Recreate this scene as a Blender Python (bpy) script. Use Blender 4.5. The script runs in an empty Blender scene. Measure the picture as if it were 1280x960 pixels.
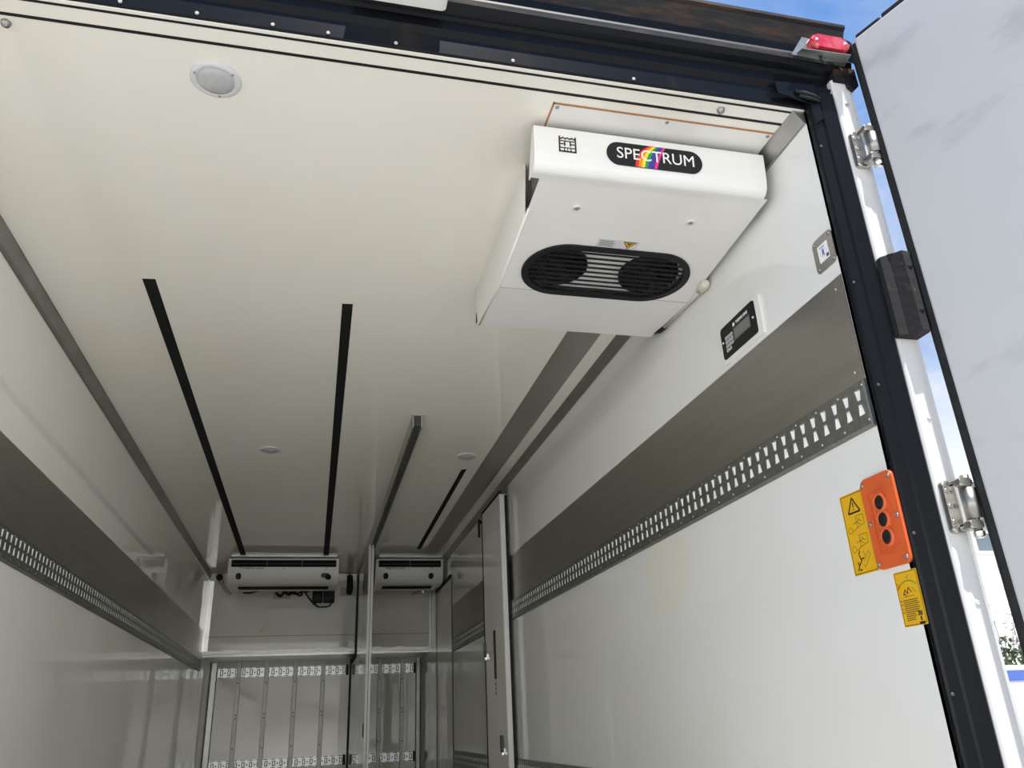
import bpy, bmesh, math, random
from mathutils import Vector, Matrix
random.seed(7)
SC = bpy.context.scene
COL = SC.collection
PI = math.pi

# ------------------------------------------------------------------ camera
cam_d = bpy.data.cameras.new('camera')
cam_d.sensor_width = 36.0
cam_d.lens = 36.0 * 995.58 / 1280.0
cam_d.clip_start = 0.02
cam_d.clip_end = 300
cam = bpy.data.objects.new('camera', cam_d)
COL.objects.link(cam)
RX = (0.97204903, -0.23116357, -0.04103771)      # picture right
DN = (0.0536193, 0.38875596, -0.9197792)         # picture down
FW = (0.2285731, 0.89187006, 0.39028468)         # view direction
cm = Matrix(((RX[0], -DN[0], -FW[0], 0.0),
             (RX[1], -DN[1], -FW[1], 0.0),
             (RX[2], -DN[2], -FW[2], 0.814),
             (0, 0, 0, 1)))
cam.matrix_world = cm
SC.camera = cam

# ------------------------------------------------------------------ light
SUN_DIR = Vector((0.107, -0.358, 0.928)).normalized()   # towards the sun
SUN_STRENGTH = 6.6
SKY_STRENGTH = 1.0
SC.view_settings.view_transform = 'Standard'
SC.view_settings.look = 'None'
SC.view_settings.gamma = 1.0
SC.view_settings.use_curve_mapping = False
SC.view_settings.exposure = 0.0
SC.cycles.max_bounces = 24
SC.cycles.diffuse_bounces = 16
SC.cycles.glossy_bounces = 6

sun_d = bpy.data.lights.new('sun', 'SUN')
sun_d.energy = SUN_STRENGTH
sun_d.angle = math.radians(0.8)
sun_d.color = (1.0, 0.96, 0.90)
sun = bpy.data.objects.new('sun', sun_d)
sun.rotation_euler = SUN_DIR.to_track_quat('Z', 'Y').to_euler()
sun.location = (4, -8, 12)
COL.objects.link(sun)

W = bpy.data.worlds.new('sky')
SC.world = W
W.use_nodes = True
nt = W.node_tree
nt.nodes.clear()


def N(tree, kind, **kw):
    n = tree.nodes.new(kind)
    for k, v in kw.items():
        if k in n.inputs:
            n.inputs[k].default_value = v
        else:
            setattr(n, k, v)
    return n


def ramp(tree, stops, interp='LINEAR'):
    r = tree.nodes.new('ShaderNodeValToRGB')
    r.color_ramp.interpolation = interp
    el = r.color_ramp.elements
    el[0].position, el[0].color = stops[0][0], (*stops[0][1], 1)
    el[1].position, el[1].color = stops[-1][0], (*stops[-1][1], 1)
    for p, c in stops[1:-1]:
        e = el.new(p)
        e.color = (*c, 1)
    return r


L = nt.links.new
tc = N(nt, 'ShaderNodeTexCoord')
sep = N(nt, 'ShaderNodeSeparateXYZ')
L(tc.outputs['Generated'], sep.inputs[0])
grad = ramp(nt, [(0.0, (4.9, 4.85, 4.65)), (0.11, (4.2, 4.2, 4.1)), (0.20, (1.15, 1.2, 1.3)), (0.37, (0.42, 0.57, 0.87)), (0.55, (0.22, 0.42, 0.84)), (0.72, (0.135, 0.33, 0.78)), (1.0, (0.09, 0.25, 0.68))])
L(sep.outputs['Z'], grad.inputs[0])
mp = N(nt, 'ShaderNodeMapping')
mp.inputs['Scale'].default_value = (2.2, 2.2, 5.5)
mp.inputs['Location'].default_value = (0.35, 0.2, 0.1)
L(tc.outputs['Generated'], mp.inputs[0])
cn = N(nt, 'ShaderNodeTexNoise', Scale=1.6, Detail=8.0, Roughness=0.62, Distortion=0.4)
L(mp.outputs[0], cn.inputs['Vector'])
cr = ramp(nt, [(0.42, (0, 0, 0)), (0.70, (1, 1, 1))])
L(cn.outputs['Fac'], cr.inputs[0])
hz = ramp(nt, [(0.0, (1, 1, 1)), (0.42, (0.95, 0.95, 0.95)), (0.62, (0.30, 0.30, 0.30)), (1.0, (0.25, 0.25, 0.25))])
L(sep.outputs['Z'], hz.inputs[0])
ml = N(nt, 'ShaderNodeMath', operation='MULTIPLY')
L(cr.outputs[0], ml.inputs[0])
L(hz.outputs[0], ml.inputs[1])
mx = nt.nodes.new('ShaderNodeMix')
mx.data_type = 'RGBA'
L(ml.outputs[0], mx.inputs['Factor'])
L(grad.outputs[0], mx.inputs['A'])
mx.inputs['B'].default_value = (0.95, 0.97, 1.0, 1)
bg = N(nt, 'ShaderNodeBackground', Strength=SKY_STRENGTH)
L(mx.outputs['Result'], bg.inputs['Color'])
wo = N(nt, 'ShaderNodeOutputWorld')
L(bg.outputs[0], wo.inputs['Surface'])

# ------------------------------------------------------------------ materials
MATS = {}


def mat(name, col, rough=0.5, metal=0.0, spec=0.5, coat=0.0, noise=None, bump=None, emit=None, aniso=None):
    """noise = (scale, second colour, lo, hi[, stretch xyz]); bump = (scale, strength)"""
    if name in MATS:
        return MATS[name]
    m = bpy.data.materials.new(name)
    m.use_nodes = True
    t = m.node_tree
    b = t.nodes['Principled BSDF']
    b.inputs['Base Color'].default_value = (*col, 1)
    b.inputs['Roughness'].default_value = rough
    b.inputs['Metallic'].default_value = metal
    b.inputs['Specular IOR Level'].default_value = spec
    if coat:
        b.inputs['Coat Weight'].default_value = coat
        b.inputs['Coat Roughness'].default_value = 0.08
    if noise or bump:
        c = t.nodes.new('ShaderNodeTexCoord')
    if noise:
        mpn = t.nodes.new('ShaderNodeMapping')
        if len(noise) > 4:
            mpn.inputs['Scale'].default_value = noise[4]
        t.links.new(c.outputs['Object'], mpn.inputs[0])
        nz = N(t, 'ShaderNodeTexNoise', Scale=noise[0], Detail=6.0, Roughness=0.6)
        t.links.new(mpn.outputs[0], nz.inputs['Vector'])
        rp = ramp(t, [(noise[2], col), (noise[3], noise[1])])
        t.links.new(nz.outputs['Fac'], rp.inputs[0])
        t.links.new(rp.outputs[0], b.inputs['Base Color'])
    if bump:
        nb = N(t, 'ShaderNodeTexNoise', Scale=bump[0], Detail=3.0)
        t.links.new(c.outputs['Object'], nb.inputs['Vector'])
        bp = N(t, 'ShaderNodeBump', Strength=bump[1], Distance=0.02)
        t.links.new(nb.outputs['Fac'], bp.inputs['Height'])
        t.links.new(bp.outputs[0], b.inputs['Normal'])
    if emit:
        b.inputs['Emission Color'].default_value = (*col, 1)
        b.inputs['Emission Strength'].default_value = emit
    MATS[name] = m
    return m


def wall_mat(name, col, stain=None, rough=0.16):
    """glossy painted laminate: faint yellowing, streaky scuffs, optional stain patch (centre, radii, colour)"""
    m = bpy.data.materials.new(name)
    m.use_nodes = True
    t = m.node_tree
    b = t.nodes['Principled BSDF']
    b.inputs['Roughness'].default_value = rough
    b.inputs['Specular IOR Level'].default_value = 0.5
    c = t.nodes.new('ShaderNodeTexCoord')
    nz = N(t, 'ShaderNodeTexNoise', Scale=0.9, Detail=4.0, Roughness=0.55)
    t.links.new(c.outputs['Object'], nz.inputs['Vector'])
    rp = ramp(t, [(0.35, col), (0.75, (col[0] * 0.97, col[1] * 0.95, col[2] * 0.90))])
    t.links.new(nz.outputs['Fac'], rp.inputs[0])
    out = rp.outputs[0]
    # scuffs: thin scattered scratches
    mpn = t.nodes.new('ShaderNodeMapping')
    mpn.inputs['Scale'].default_value = (3.0, 3.0, 22.0)
    mpn.inputs['Rotation'].default_value = (0.35, 0.2, 0.3)
    t.links.new(c.outputs['Object'], mpn.inputs[0])
    n2 = N(t, 'ShaderNodeTexNoise', Scale=2.2, Detail=7.0, Roughness=0.7)
    t.links.new(mpn.outputs[0], n2.inputs['Vector'])
    r2 = ramp(t, [(0.66, (0, 0, 0)), (0.80, (0.35, 0.35, 0.35))])
    t.links.new(n2.outputs['Fac'], r2.inputs[0])
    mx2 = t.nodes.new('ShaderNodeMix')
    mx2.data_type = 'RGBA'
    t.links.new(r2.outputs[0], mx2.inputs['Factor'])
    t.links.new(out, mx2.inputs['A'])
    mx2.inputs['B'].default_value = (col[0] * 0.72, col[1] * 0.70, col[2] * 0.66, 1)
    out = mx2.outputs['Result']
    if stain:
        (cy, cz, ry, rz, sc) = stain
        sp = t.nodes.new('ShaderNodeSeparateXYZ')
        t.links.new(c.outputs['Object'], sp.inputs[0])

        def nrm(o, cc, rr):
            a = N(t, 'ShaderNodeMath', operation='SUBTRACT')
            t.links.new(o, a.inputs[0])
            a.inputs[1].default_value = cc
            d = N(t, 'ShaderNodeMath', operation='DIVIDE')
            t.links.new(a.outputs[0], d.inputs[0])
            d.inputs[1].default_value = rr
            q = N(t, 'ShaderNodeMath', operation='MULTIPLY')
            t.links.new(d.outputs[0], q.inputs[0])
            t.links.new(d.outputs[0], q.inputs[1])
            return q
        q1, q2 = nrm(sp.outputs['Y'], cy, ry), nrm(sp.outputs['Z'], cz, rz)
        ad = N(t, 'ShaderNodeMath', operation='ADD')
        t.links.new(q1.outputs[0], ad.inputs[0])
        t.links.new(q2.outputs[0], ad.inputs[1])
        n3 = N(t, 'ShaderNodeTexNoise', Scale=7.0, Detail=3.0)
        t.links.new(c.outputs['Object'], n3.inputs['Vector'])
        a2 = N(t, 'ShaderNodeMath', operation='ADD')
        t.links.new(ad.outputs[0], a2.inputs[0])
        t.links.new(n3.outputs['Fac'], a2.inputs[1])
        r3 = ramp(t, [(0.0, (1, 1, 1)), (0.93, (1, 1, 1)), (0.98, (0, 0, 0))])
        hv = N(t, 'ShaderNodeMath', operation='MULTIPLY')
        t.links.new(a2.outputs[0], hv.inputs[0])
        hv.inputs[1].default_value = 0.66
        t.links.new(hv.outputs[0], r3.inputs[0])
        mx3 = t.nodes.new('ShaderNodeMix')
        mx3.data_type = 'RGBA'
        t.links.new(r3.outputs[0], mx3.inputs['Factor'])
        t.links.new(out, mx3.inputs['A'])
        mx3.inputs['B'].default_value = (*sc, 1)
        out = mx3.outputs['Result']
    t.links.new(out, b.inputs['Base Color'])
    # very shallow panel waviness
    nb = N(t, 'ShaderNodeTexNoise', Scale=2.5, Detail=1.0)
    t.links.new(c.outputs['Object'], nb.inputs['Vector'])
    bp = N(t, 'ShaderNodeBump', Strength=0.025, Distance=0.02)
    t.links.new(nb.outputs['Fac'], bp.inputs['Height'])
    t.links.new(bp.outputs[0], b.inputs['Normal'])
    MATS[name] = m
    return m


M_CEIL = wall_mat('ceiling_laminate', (0.89, 0.873, 0.81), rough=0.03)
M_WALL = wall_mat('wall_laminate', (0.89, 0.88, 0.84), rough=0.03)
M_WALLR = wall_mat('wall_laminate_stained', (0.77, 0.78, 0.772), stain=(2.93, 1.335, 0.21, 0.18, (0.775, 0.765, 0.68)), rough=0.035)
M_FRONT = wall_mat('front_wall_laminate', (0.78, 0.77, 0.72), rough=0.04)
M_FLOOR = mat('floor_resin', (0.68, 0.665, 0.63), 0.55, noise=(9, (0.60, 0.585, 0.55), 0.35, 0.7), bump=(60, 0.15))
M_UNIT = mat('unit_white_paint', (0.81, 0.81, 0.79), 0.28, noise=(4, (0.79, 0.785, 0.75), 0.4, 0.75))
M_UNITF = mat('evaporator_paint', (0.86, 0.855, 0.82), 0.3)
M_STEEL = mat('brushed_steel', (0.50, 0.485, 0.455), 0.34, 1.0, noise=(3.0, (0.44, 0.425, 0.395), 0.3, 0.7, (1, 0.5, 12)))
M_GALV = mat('galvanised_rail', (0.30, 0.315, 0.30), 0.42, 1.0, noise=(40, (0.38, 0.39, 0.375), 0.4, 0.7))
M_ALU = mat('aluminium_trim', (0.52, 0.52, 0.50), 0.42, 1.0, noise=(6, (0.42, 0.42, 0.40), 0.35, 0.7))
M_ALUL = mat('bright_aluminium', (0.78, 0.78, 0.76), 0.28, 1.0)
M_RAILW = mat('pale_rail', (0.72, 0.74, 0.74), 0.35, 0.6)
M_SLOT = mat('slot_zinc', (0.94, 0.94, 0.92), 0.35, 0.15)
M_STRIP = mat('dull_strip_metal', (0.90, 0.89, 0.86), 0.45, 0.15, noise=(12, (0.74, 0.73, 0.70), 0.45, 0.75, (1, 1, 0.5)))
M_CHAN = mat('dark_channel', (0.10, 0.10, 0.095), 0.5, 0.3)
M_BLACK = mat('black_plastic', (0.010, 0.010, 0.012), 0.5, spec=0.3)
M_TAPE = mat('black_tape', (0.008, 0.008, 0.009), 0.75, spec=0.25)
M_RUBBER = mat('black_rubber', (0.014, 0.014, 0.015), 0.7, noise=(14, (0.03, 0.03, 0.03), 0.5, 0.8), spec=0.3)
M_BUFF = mat('worn_rubber', (0.020, 0.020, 0.021), 0.75, noise=(22, (0.09, 0.085, 0.078), 0.58, 0.80), bump=(30, 0.15), spec=0.3)
M_NAVY = mat('navy_frame_paint', (0.0060, 0.0070, 0.0090), 0.25, noise=(7, (0.020, 0.016, 0.012), 0.60, 0.78, (1, 1, 0.5)), spec=0.15)
M_DUST_SHEEN = mat('dusty_sheen_navy', (0.028, 0.030, 0.034), 0.45, noise=(8, (0.13, 0.10, 0.075), 0.48, 0.74, (0.5, 4, 4)), spec=0.3)  # lighter grey base paints in a sky sheen; brown noise is dust
M_RUST = mat('rusty_navy', (0.008, 0.009, 0.011), 0.55, noise=(9, (0.065, 0.034, 0.018), 0.50, 0.72, (0.7, 4, 4)), spec=0.25)
M_POST = mat('white_post_paint', (0.70, 0.70, 0.69), 0.22, noise=(12, (0.62, 0.61, 0.58), 0.60, 0.85, (1, 1, 0.25)))
M_DOOR = mat('door_paint', (0.50, 0.513, 0.52), 0.38, noise=(3.2, (0.37, 0.38, 0.39), 0.55, 0.76, (1, 1, 2.2)), bump=(2.2, 0.16))
M_EXT = mat('body_paint', (0.8, 0.8, 0.8), 0.3)
M_CHROME = mat('hinge_steel', (0.55, 0.53, 0.49), 0.40, 1.0, noise=(30, (0.40, 0.38, 0.34), 0.45, 0.7))
M_SCREW = mat('screw_steel', (0.36, 0.35, 0.33), 0.4, 1.0)
M_BRASS = mat('yellowed_bolt', (0.86, 0.78, 0.46), 0.45, 0.3)
M_RED = mat('red_lens', (0.50, 0.012, 0.02), 0.12, coat=1.0, noise=(18, (0.62, 0.12, 0.12), 0.45, 0.7))
M_LENS = mat('frosted_lens', (0.40, 0.41, 0.42), 0.35, noise=(16, (0.52, 0.53, 0.535), 0.35, 0.65))
M_LENSRIM = mat('lens_rim', (0.66, 0.67, 0.685), 0.25)
M_ORANGE = mat('orange_plastic', (0.66, 0.118, 0.028), 0.42, noise=(10, (0.60, 0.10, 0.022), 0.4, 0.7))
M_YELLOW = mat('yellow_sticker', (0.74, 0.42, 0.008), 0.45)
M_INK = mat('black_ink', (0.012, 0.011, 0.010), 0.5)
M_INKSOFT = mat('worn_ink', (0.10, 0.075, 0.02), 0.5)
M_WHITE = mat('white_print', (0.85, 0.85, 0.85), 0.4)
M_LCD = mat('grey_lcd', (0.16, 0.165, 0.15), 0.2)
M_SEALANT = mat('brown_sealant', (0.42, 0.20, 0.09), 0.7)
M_SOCKET = mat('socket_cream', (0.55, 0.50, 0.44), 0.5)
M_PIPE = mat('pipe_cream', (0.70, 0.67, 0.58), 0.45)
M_TUBE = mat('grey_tube', (0.55, 0.53, 0.50), 0.3)
M_BLUE = mat('blue_print', (0.06, 0.12, 0.42), 0.4)
M_GROUND = mat('concrete_yard', (0.50, 0.48, 0.44), 0.9, noise=(0.8, (0.42, 0.41, 0.38), 0.35, 0.7))
M_SIDING = mat('white_siding', (0.82, 0.82, 0.80), 0.6)
M_GLASSW = mat('window_glass', (0.16, 0.22, 0.26), 0.08)
M_LEAF = mat('leaf_green', (0.045, 0.075, 0.025), 0.6, noise=(5, (0.09, 0.12, 0.045), 0.35, 0.7))
M_FLOWER = mat('pale_blossom', (0.75, 0.68, 0.70), 0.6)
M_VAN = mat('van_white', (0.80, 0.80, 0.80), 0.25, coat=0.4)
M_VANB = mat('van_blue', (0.035, 0.10, 0.42), 0.3)
RAINBOW = [mat('rainbow_red', (0.72, 0.02, 0.02), 0.3), mat('rainbow_orange', (0.90, 0.24, 0.01), 0.3),
           mat('rainbow_yellow', (0.92, 0.72, 0.02), 0.3), mat('rainbow_green', (0.02, 0.30, 0.06), 0.3),
           mat('rainbow_blue', (0.03, 0.05, 0.36), 0.3), mat('rainbow_violet', (0.10, 0.02, 0.22), 0.3),
           mat('rainbow_pink', (0.72, 0.03, 0.25), 0.3)]
M_GREEN = mat('green_ink', (0.05, 0.30, 0.04), 0.5)
M_REDINK = mat('red_ink', (0.65, 0.03, 0.02), 0.5)

# ------------------------------------------------------------------ mesh helpers


class Frame:
    """local axes: a along u, b along v, c along n (out of the surface)"""
    def __init__(s, o, u, v):
        s.o, s.u, s.v = Vector(o), Vector(u).normalized(), Vector(v).normalized()
        s.n = s.u.cross(s.v)

    def __call__(s, a, b, c=0.0):
        return s.o + s.u * a + s.v * b + s.n * c

    def at(s, a, b, c=0.0):
        return Frame(s(a, b, c), s.u, s.v)

    def turn(s, ang):
        u = s.u * math.cos(ang) + s.v * math.sin(ang)
        v = -s.u * math.sin(ang) + s.v * math.cos(ang)
        return Frame(s.o, u, v)


WORLD = Frame((0, 0, 0), (1, 0, 0), (0, 1, 0))
XR, XL, H = 1.343, -1.117, 2.45
YO, YU, YF, ZS = 1.59, 9.42, 10.45, 1.62       # opening, upper front wall, lower front wall, soffit height
FR_R = lambda y, z: Frame((XR, y, z), (0, -1, 0), (0, 0, 1))
FR_L = lambda y, z: Frame((XL, y, z), (0, 1, 0), (0, 0, 1))
FR_F = lambda x, z, y=YU: Frame((x, y, z), (1, 0, 0), (0, 0, 1))
FR_C = lambda x, y: Frame((x, y, H), (1, 0, 0), (0, -1, 0))


class MB:
    def __init__(s):
        s.bm = bmesh.new()
        s.mats = []

    def mi(s, m):
        if m is None:
            return 0
        if m not in s.mats:
            s.mats.append(m)
        return s.mats.index(m)

    def face(s, pts, m=None):
        f = s.bm.faces.new([s.bm.verts.new(p) for p in pts])
        f.material_index = s.mi(m)
        return f

    def box(s, fr, a0, a1, b0, b1, c0, c1, m=None, bev=0.0):
        i = s.mi(m)
        vs = [s.bm.verts.new(fr(a, b, c)) for c in (c0, c1) for b in (b0, b1) for a in (a0, a1)]
        fs = []
        for q in ((0, 2, 3, 1), (4, 5, 7, 6), (0, 1, 5, 4), (2, 6, 7, 3), (0, 4, 6, 2), (1, 3, 7, 5)):
            f = s.bm.faces.new([vs[k] for k in q])
            f.material_index = i
            fs.append(f)
        if bev:
            es = list({e for f in fs for e in f.edges})
            r = bmesh.ops.bevel(s.bm, geom=es, offset=bev, segments=2, affect='EDGES', profile=0.5)
            for f in r['faces']:
                f.material_index = i
        return s

    def prism(s, fr, pts, c0, c1, m=None, bev=0.0):
        i = s.mi(m)
        n = len(pts)
        lo = [s.bm.verts.new(fr(p[0], p[1], c0)) for p in pts]
        hi = [s.bm.verts.new(fr(p[0], p[1], c1)) for p in pts]
        fs = [s.bm.faces.new(lo[::-1]), s.bm.faces.new(hi)]
        for k in range(n):
            fs.append(s.bm.faces.new([lo[k], lo[(k + 1) % n], hi[(k + 1) % n], hi[k]]))
        for f in fs:
            f.material_index = i
        if bev:
            r = bmesh.ops.bevel(s.bm, geom=list(fs[1].edges), offset=bev, segments=2, affect='EDGES', profile=0.5)
            for f in r['faces']:
                f.material_index = i
        return s

    def ring(s, fr, out, inn, c0, c1, m=None):
        i = s.mi(m)
        n = len(out)
        V = [[s.bm.verts.new(fr(p[0], p[1], c)) for p in pl] for pl in (out, inn) for c in (c0, c1)]
        o0, o1, i0, i1 = V
        for k in range(n):
            j = (k + 1) % n
            for q in ((o1[k], o1[j], i1[j], i1[k]), (o0[j], o0[k], i0[k], i0[j]), (o0[k], o0[j], o1[j], o1[k]), (i0[j], i0[k], i1[k], i1[j])):
                s.bm.faces.new(q).material_index = i
        return s

    def lathe(s, fr, prof, m=None, seg=24):
        """prof: (radius, c) from the surface outwards"""
        i = s.mi(m)
        rows = []
        for (r, c) in prof:
            if r <= 1e-6:
                rows.append([s.bm.verts.new(fr(0, 0, c))])
            else:
                rows.append([s.bm.verts.new(fr(r * math.cos(2 * PI * k / seg), r * math.sin(2 * PI * k / seg), c)) for k in range(seg)])
        for A, B in zip(rows, rows[1:]):
            for k in range(seg):
                j = (k + 1) % seg
                if len(A) == 1 and len(B) == 1:
                    continue
                if len(A) == 1:
                    q = (A[0], B[j], B[k])[::-1]
                elif len(B) == 1:
                    q = (A[k], A[j], B[0])
                else:
                    q = (A[k], A[j], B[j], B[k])
                f = s.bm.faces.new(q)
                f.material_index = i
                f.smooth = True
        return s

    def tube(s, pts, r, m=None, seg=8, cap=True):
        i = s.mi(m)
        pts = [Vector(p) for p in pts]
        rr = r if isinstance(r, (list, tuple)) else [r] * len(pts)
        rows = []
        up = None
        for k, p in enumerate(pts):
            d = (pts[min(k + 1, len(pts) - 1)] - pts[max(k - 1, 0)]).normalized()
            if up is None:
                up = Vector((0, 0, 1)) if abs(d.z) < 0.9 else Vector((1, 0, 0))
            x = d.cross(up).normalized()
            y = x.cross(d).normalized()
            up = y
            rows.append([s.bm.verts.new(p + (x * math.cos(2 * PI * t / seg) + y * math.sin(2 * PI * t / seg)) * rr[k]) for t in range(seg)])
        for A, B in zip(rows, rows[1:]):
            for t in range(seg):
                f = s.bm.faces.new((A[t], A[(t + 1) % seg], B[(t + 1) % seg], B[t]))
                f.material_index = i
                f.smooth = True
        if cap:
            s.bm.faces.new(rows[0][::-1]).material_index = i
            s.bm.faces.new(rows[-1]).material_index = i
        return s

    def sheet_hole(s, fr, outer, inner, c, m=None):
        i = s.mi(m)
        es = []
        for pl in (outer, inner):
            vs = [s.bm.verts.new(fr(p[0], p[1], c)) for p in pl]
            es += [s.bm.edges.new((vs[k], vs[(k + 1) % len(vs)])) for k in range(len(vs))]
        r = bmesh.ops.triangle_fill(s.bm, use_beauty=True, edges=es)
        for g in r['geom']:
            if isinstance(g, bmesh.types.BMFace):
                g.material_index = i
        return s

    def build(s, name, m=None, parent=None, smooth=False, origin=None):
        bmesh.ops.recalc_face_normals(s.bm, faces=s.bm.faces[:])
        if parent is not None:
            p, off = parent, Vector((0, 0, 0))
            while p is not None:
                off += p.location
                p = p.parent
            base = off
            loc = Vector((0, 0, 0))
        else:
            if origin is None:
                co = [v.co for v in s.bm.verts]
                origin = Vector([(min(c[k] for c in co) + max(c[k] for c in co)) / 2 for k in range(3)])
            base = loc = Vector(origin)
        bmesh.ops.translate(s.bm, verts=s.bm.verts[:], vec=-base)
        me = bpy.data.meshes.new(name)
        s.bm.to_mesh(me)
        s.bm.free()
        for x in (s.mats or [m]):
            me.materials.append(x)
        if smooth:
            for p in me.polygons:
                p.use_smooth = True
        o = bpy.data.objects.new(name, me)
        o.location = loc
        COL.objects.link(o)
        if parent is not None:
            o.parent = parent
        return o


def tag(o, label, cat, group=None):
    o['label'] = label
    o['category'] = cat
    if group:
        o['group'] = group
    return o


def thing(name, loc, label, cat, group=None):
    o = bpy.data.objects.new(name, None)
    o.empty_display_size = 0.05
    o.location = loc
    COL.objects.link(o)
    return tag(o, label, cat, group)


def struct(o):
    o['kind'] = 'structure'
    return o


def children(o):
    return [c for c in bpy.data.objects if c.parent == o]


def copy_tree(o, parent=None):
    c = o.copy()
    COL.objects.link(c)
    c.parent = parent
    for ch in children(o):
        copy_tree(ch, c)
    return c


def rrect(a0, a1, b0, b1, r, seg=5):
    out = []
    for cx, cy, s0 in ((a1 - r, b0 + r, -90), (a1 - r, b1 - r, 0), (a0 + r, b1 - r, 90), (a0 + r, b0 + r, 180)):
        for k in range(seg + 1):
            t = math.radians(s0 + 90 * k / seg)
            out.append((cx + r * math.cos(t), cy + r * math.sin(t)))
    return out


def stadium(w, h, seg=14, ox=0, oy=0):
    return rrect(ox - w / 2, ox + w / 2, oy - h / 2, oy + h / 2, h / 2 - 1e-4, seg)


def circle(r, n=24, ox=0, oy=0):
    return [(ox + r * math.cos(2 * PI * k / n), oy + r * math.sin(2 * PI * k / n)) for k in range(n)]


def text(name, body, fr, size, m, parent, depth=0.0006, bold=0.0, wide=1.0, spacing=1.0, fit=None):
    cu = bpy.data.curves.new('lettering', 'FONT')
    cu.body = body
    cu.size = size
    cu.align_x = 'CENTER'
    cu.align_y = 'CENTER'
    cu.extrude = depth
    cu.offset = bold
    cu.space_character = spacing
    cu.resolution_u = 4
    t = bpy.data.objects.new('lettering', cu)
    COL.objects.link(t)
    dg = bpy.context.evaluated_depsgraph_get()
    me = bpy.data.meshes.new_from_object(t.evaluated_get(dg))
    bpy.data.objects.remove(t)
    bpy.data.curves.remove(cu)
    me.materials.clear()
    me.materials.append(m)
    if fit:
        xs = [v.co.x for v in me.vertices]
        wide = fit / (max(xs) - min(xs))
    p, base = parent, Vector((0, 0, 0))
    while p is not None:
        base += p.location
        p = p.parent
    for v in me.vertices:
        v.co = fr(v.co.x * wide, v.co.y, v.co.z + depth) - base
    me.name = name
    o = bpy.data.objects.new(name, me)
    COL.objects.link(o)
    o.parent = parent
    return o


def screw(fr, r, parent, m=M_SCREW, name='screw', h=0.004):
    mb = MB()
    mb.lathe(fr, [(r, 0.0), (r, h * 0.4), (r * 0.7, h * 0.85), (r * 0.35, h), (r * 0.3, h * 0.55), (0, h * 0.55)], m, 12)
    return mb.build(name, m, parent)


# ================================================================== SETTING
def slab(name, x0, x1, y0, y1, z0, z1, m):
    mb = MB()
    mb.box(WORLD, x0, x1, y0, y1, z0, z1)
    return struct(mb.build(name, m, origin=(0, 0, 0)))


T = 0.085
slab('ground', -40, 40, -40, 40, -1.25, -1.05, M_GROUND)
slab('floor', XL - T, XR + T, 1.56, YF + T, -0.12, 0.0, M_FLOOR)
slab('ceiling', XL - T, XR + T, YO + 0.075, YU + 0.04, H, H + 0.09, M_CEIL)
# ceiling rear edge strip and the two dark joints in front of it
slab('trim_1', XL, XR, 1.595, 1.664, H - 0.001, H + 0.09, M_CEIL)
slab('trim_2', XL, XR, 1.657, 1.667, H - 0.0016, H + 0.05, M_BLACK)
slab('trim_3', XL, XR, 1.605, 1.613, H - 0.0016, H + 0.05, M_BLACK)
slab('wall_left', XL - T, XL, YO, YF + T, 0, H + 0.09, M_WALL)
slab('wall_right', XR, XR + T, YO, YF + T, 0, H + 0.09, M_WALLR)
# front wall: upper part stands a metre nearer than the lower part, joined by a soffit
mb = MB()
mb.box(WORLD, XL, XR, YU, YF + T, ZS, H + 0.09)
struct(mb.build('wall_front', M_FRONT, origin=(0, 0, 0)))
slab('wall_front_lower', XL, XR, YF, YF + T, 0, ZS, M_FRONT)


def extr_y(name, pts, y0, y1, m):
    """profile in x,z swept along y"""
    mb = MB()
    mb.prism(Frame((0, 0, 0), (1, 0, 0), (0, 0, 1)), pts, -y1, -y0)
    return struct(mb.build(name, m, origin=(0, 0, 0)))


extr_y('trim_4', [(XR - 0.038, H), (XR - 0.034, H - 0.006), (XR - 0.012, H - 0.034), (XR - 0.007, H - 0.042), (XR, H - 0.044), (XR, H)], YO + 0.01, YU, M_ALU)
extr_y('trim_5', [(XL + 0.030, H), (XL + 0.027, H - 0.006), (XL + 0.011, H - 0.052), (XL + 0.006, H - 0.062), (XL, H - 0.064), (XL, H)], YO + 0.01, YU, M_ALU)
# edge of upper front wall: ceiling angle, side angles, seam batten, lower edge beam
mb = MB()
mb.prism(Frame((0, 0, 0), (0, 1, 0), (0, 0, 1)), [(YU - 0.035, H), (YU - 0.032, H - 0.006), (YU - 0.012, H - 0.06), (YU - 0.006, H - 0.075), (YU, H - 0.076), (YU, H)], XL, XR)
struct(mb.build('trim_6', M_ALUL, origin=(0, 0, 0)))
for k, (x0, x1) in enumerate(((XL, XL + 0.055), (XR - 0.035, XR))):
    mb = MB()
    mb.box(FR_F(0, 0), x0, x1, ZS, H - 0.07, 0, 0.006)
    mb.box(FR_F(0, 0), x0 if k == 0 else x1 - 0.006, x0 + 0.006 if k == 0 else x1, ZS, H - 0.07, 0, 0.06)
    for j in range(7):
        z = ZS + 0.04 + j * 0.12
        mb.lathe(FR_F((x0 + x1) / 2 + 0.008, z, YU - 0.006), [(0.006, 0), (0.005, 0.003), (0, 0.0035)], None, 8)
    struct(mb.build('trim_%d' % (7 + k), M_ALUL if k == 0 else M_ALU, origin=(0, 0, 0)))
mb = MB()
mb.box(FR_F(0, 0), XL, XR, 1.782, 1.786, 0, 0.002)
struct(mb.build('trim_9', M_CHAN, origin=(0, 0, 0)))
mb = MB()
mb.box(FR_F(0, 0), XL, XR, ZS - 0.012, ZS + 0.016, 0.0, 0.02)
for x in (-0.83, -0.37, 0.08, 0.36, 0.72, 0.98):
    mb.box(FR_F(x, ZS), -0.04, 0.04, 0.0, 0.03, 0.02, 0.024)
struct(mb.build('trim_10', M_ALU, origin=(0, 0, 0)))
mb = MB()
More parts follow.
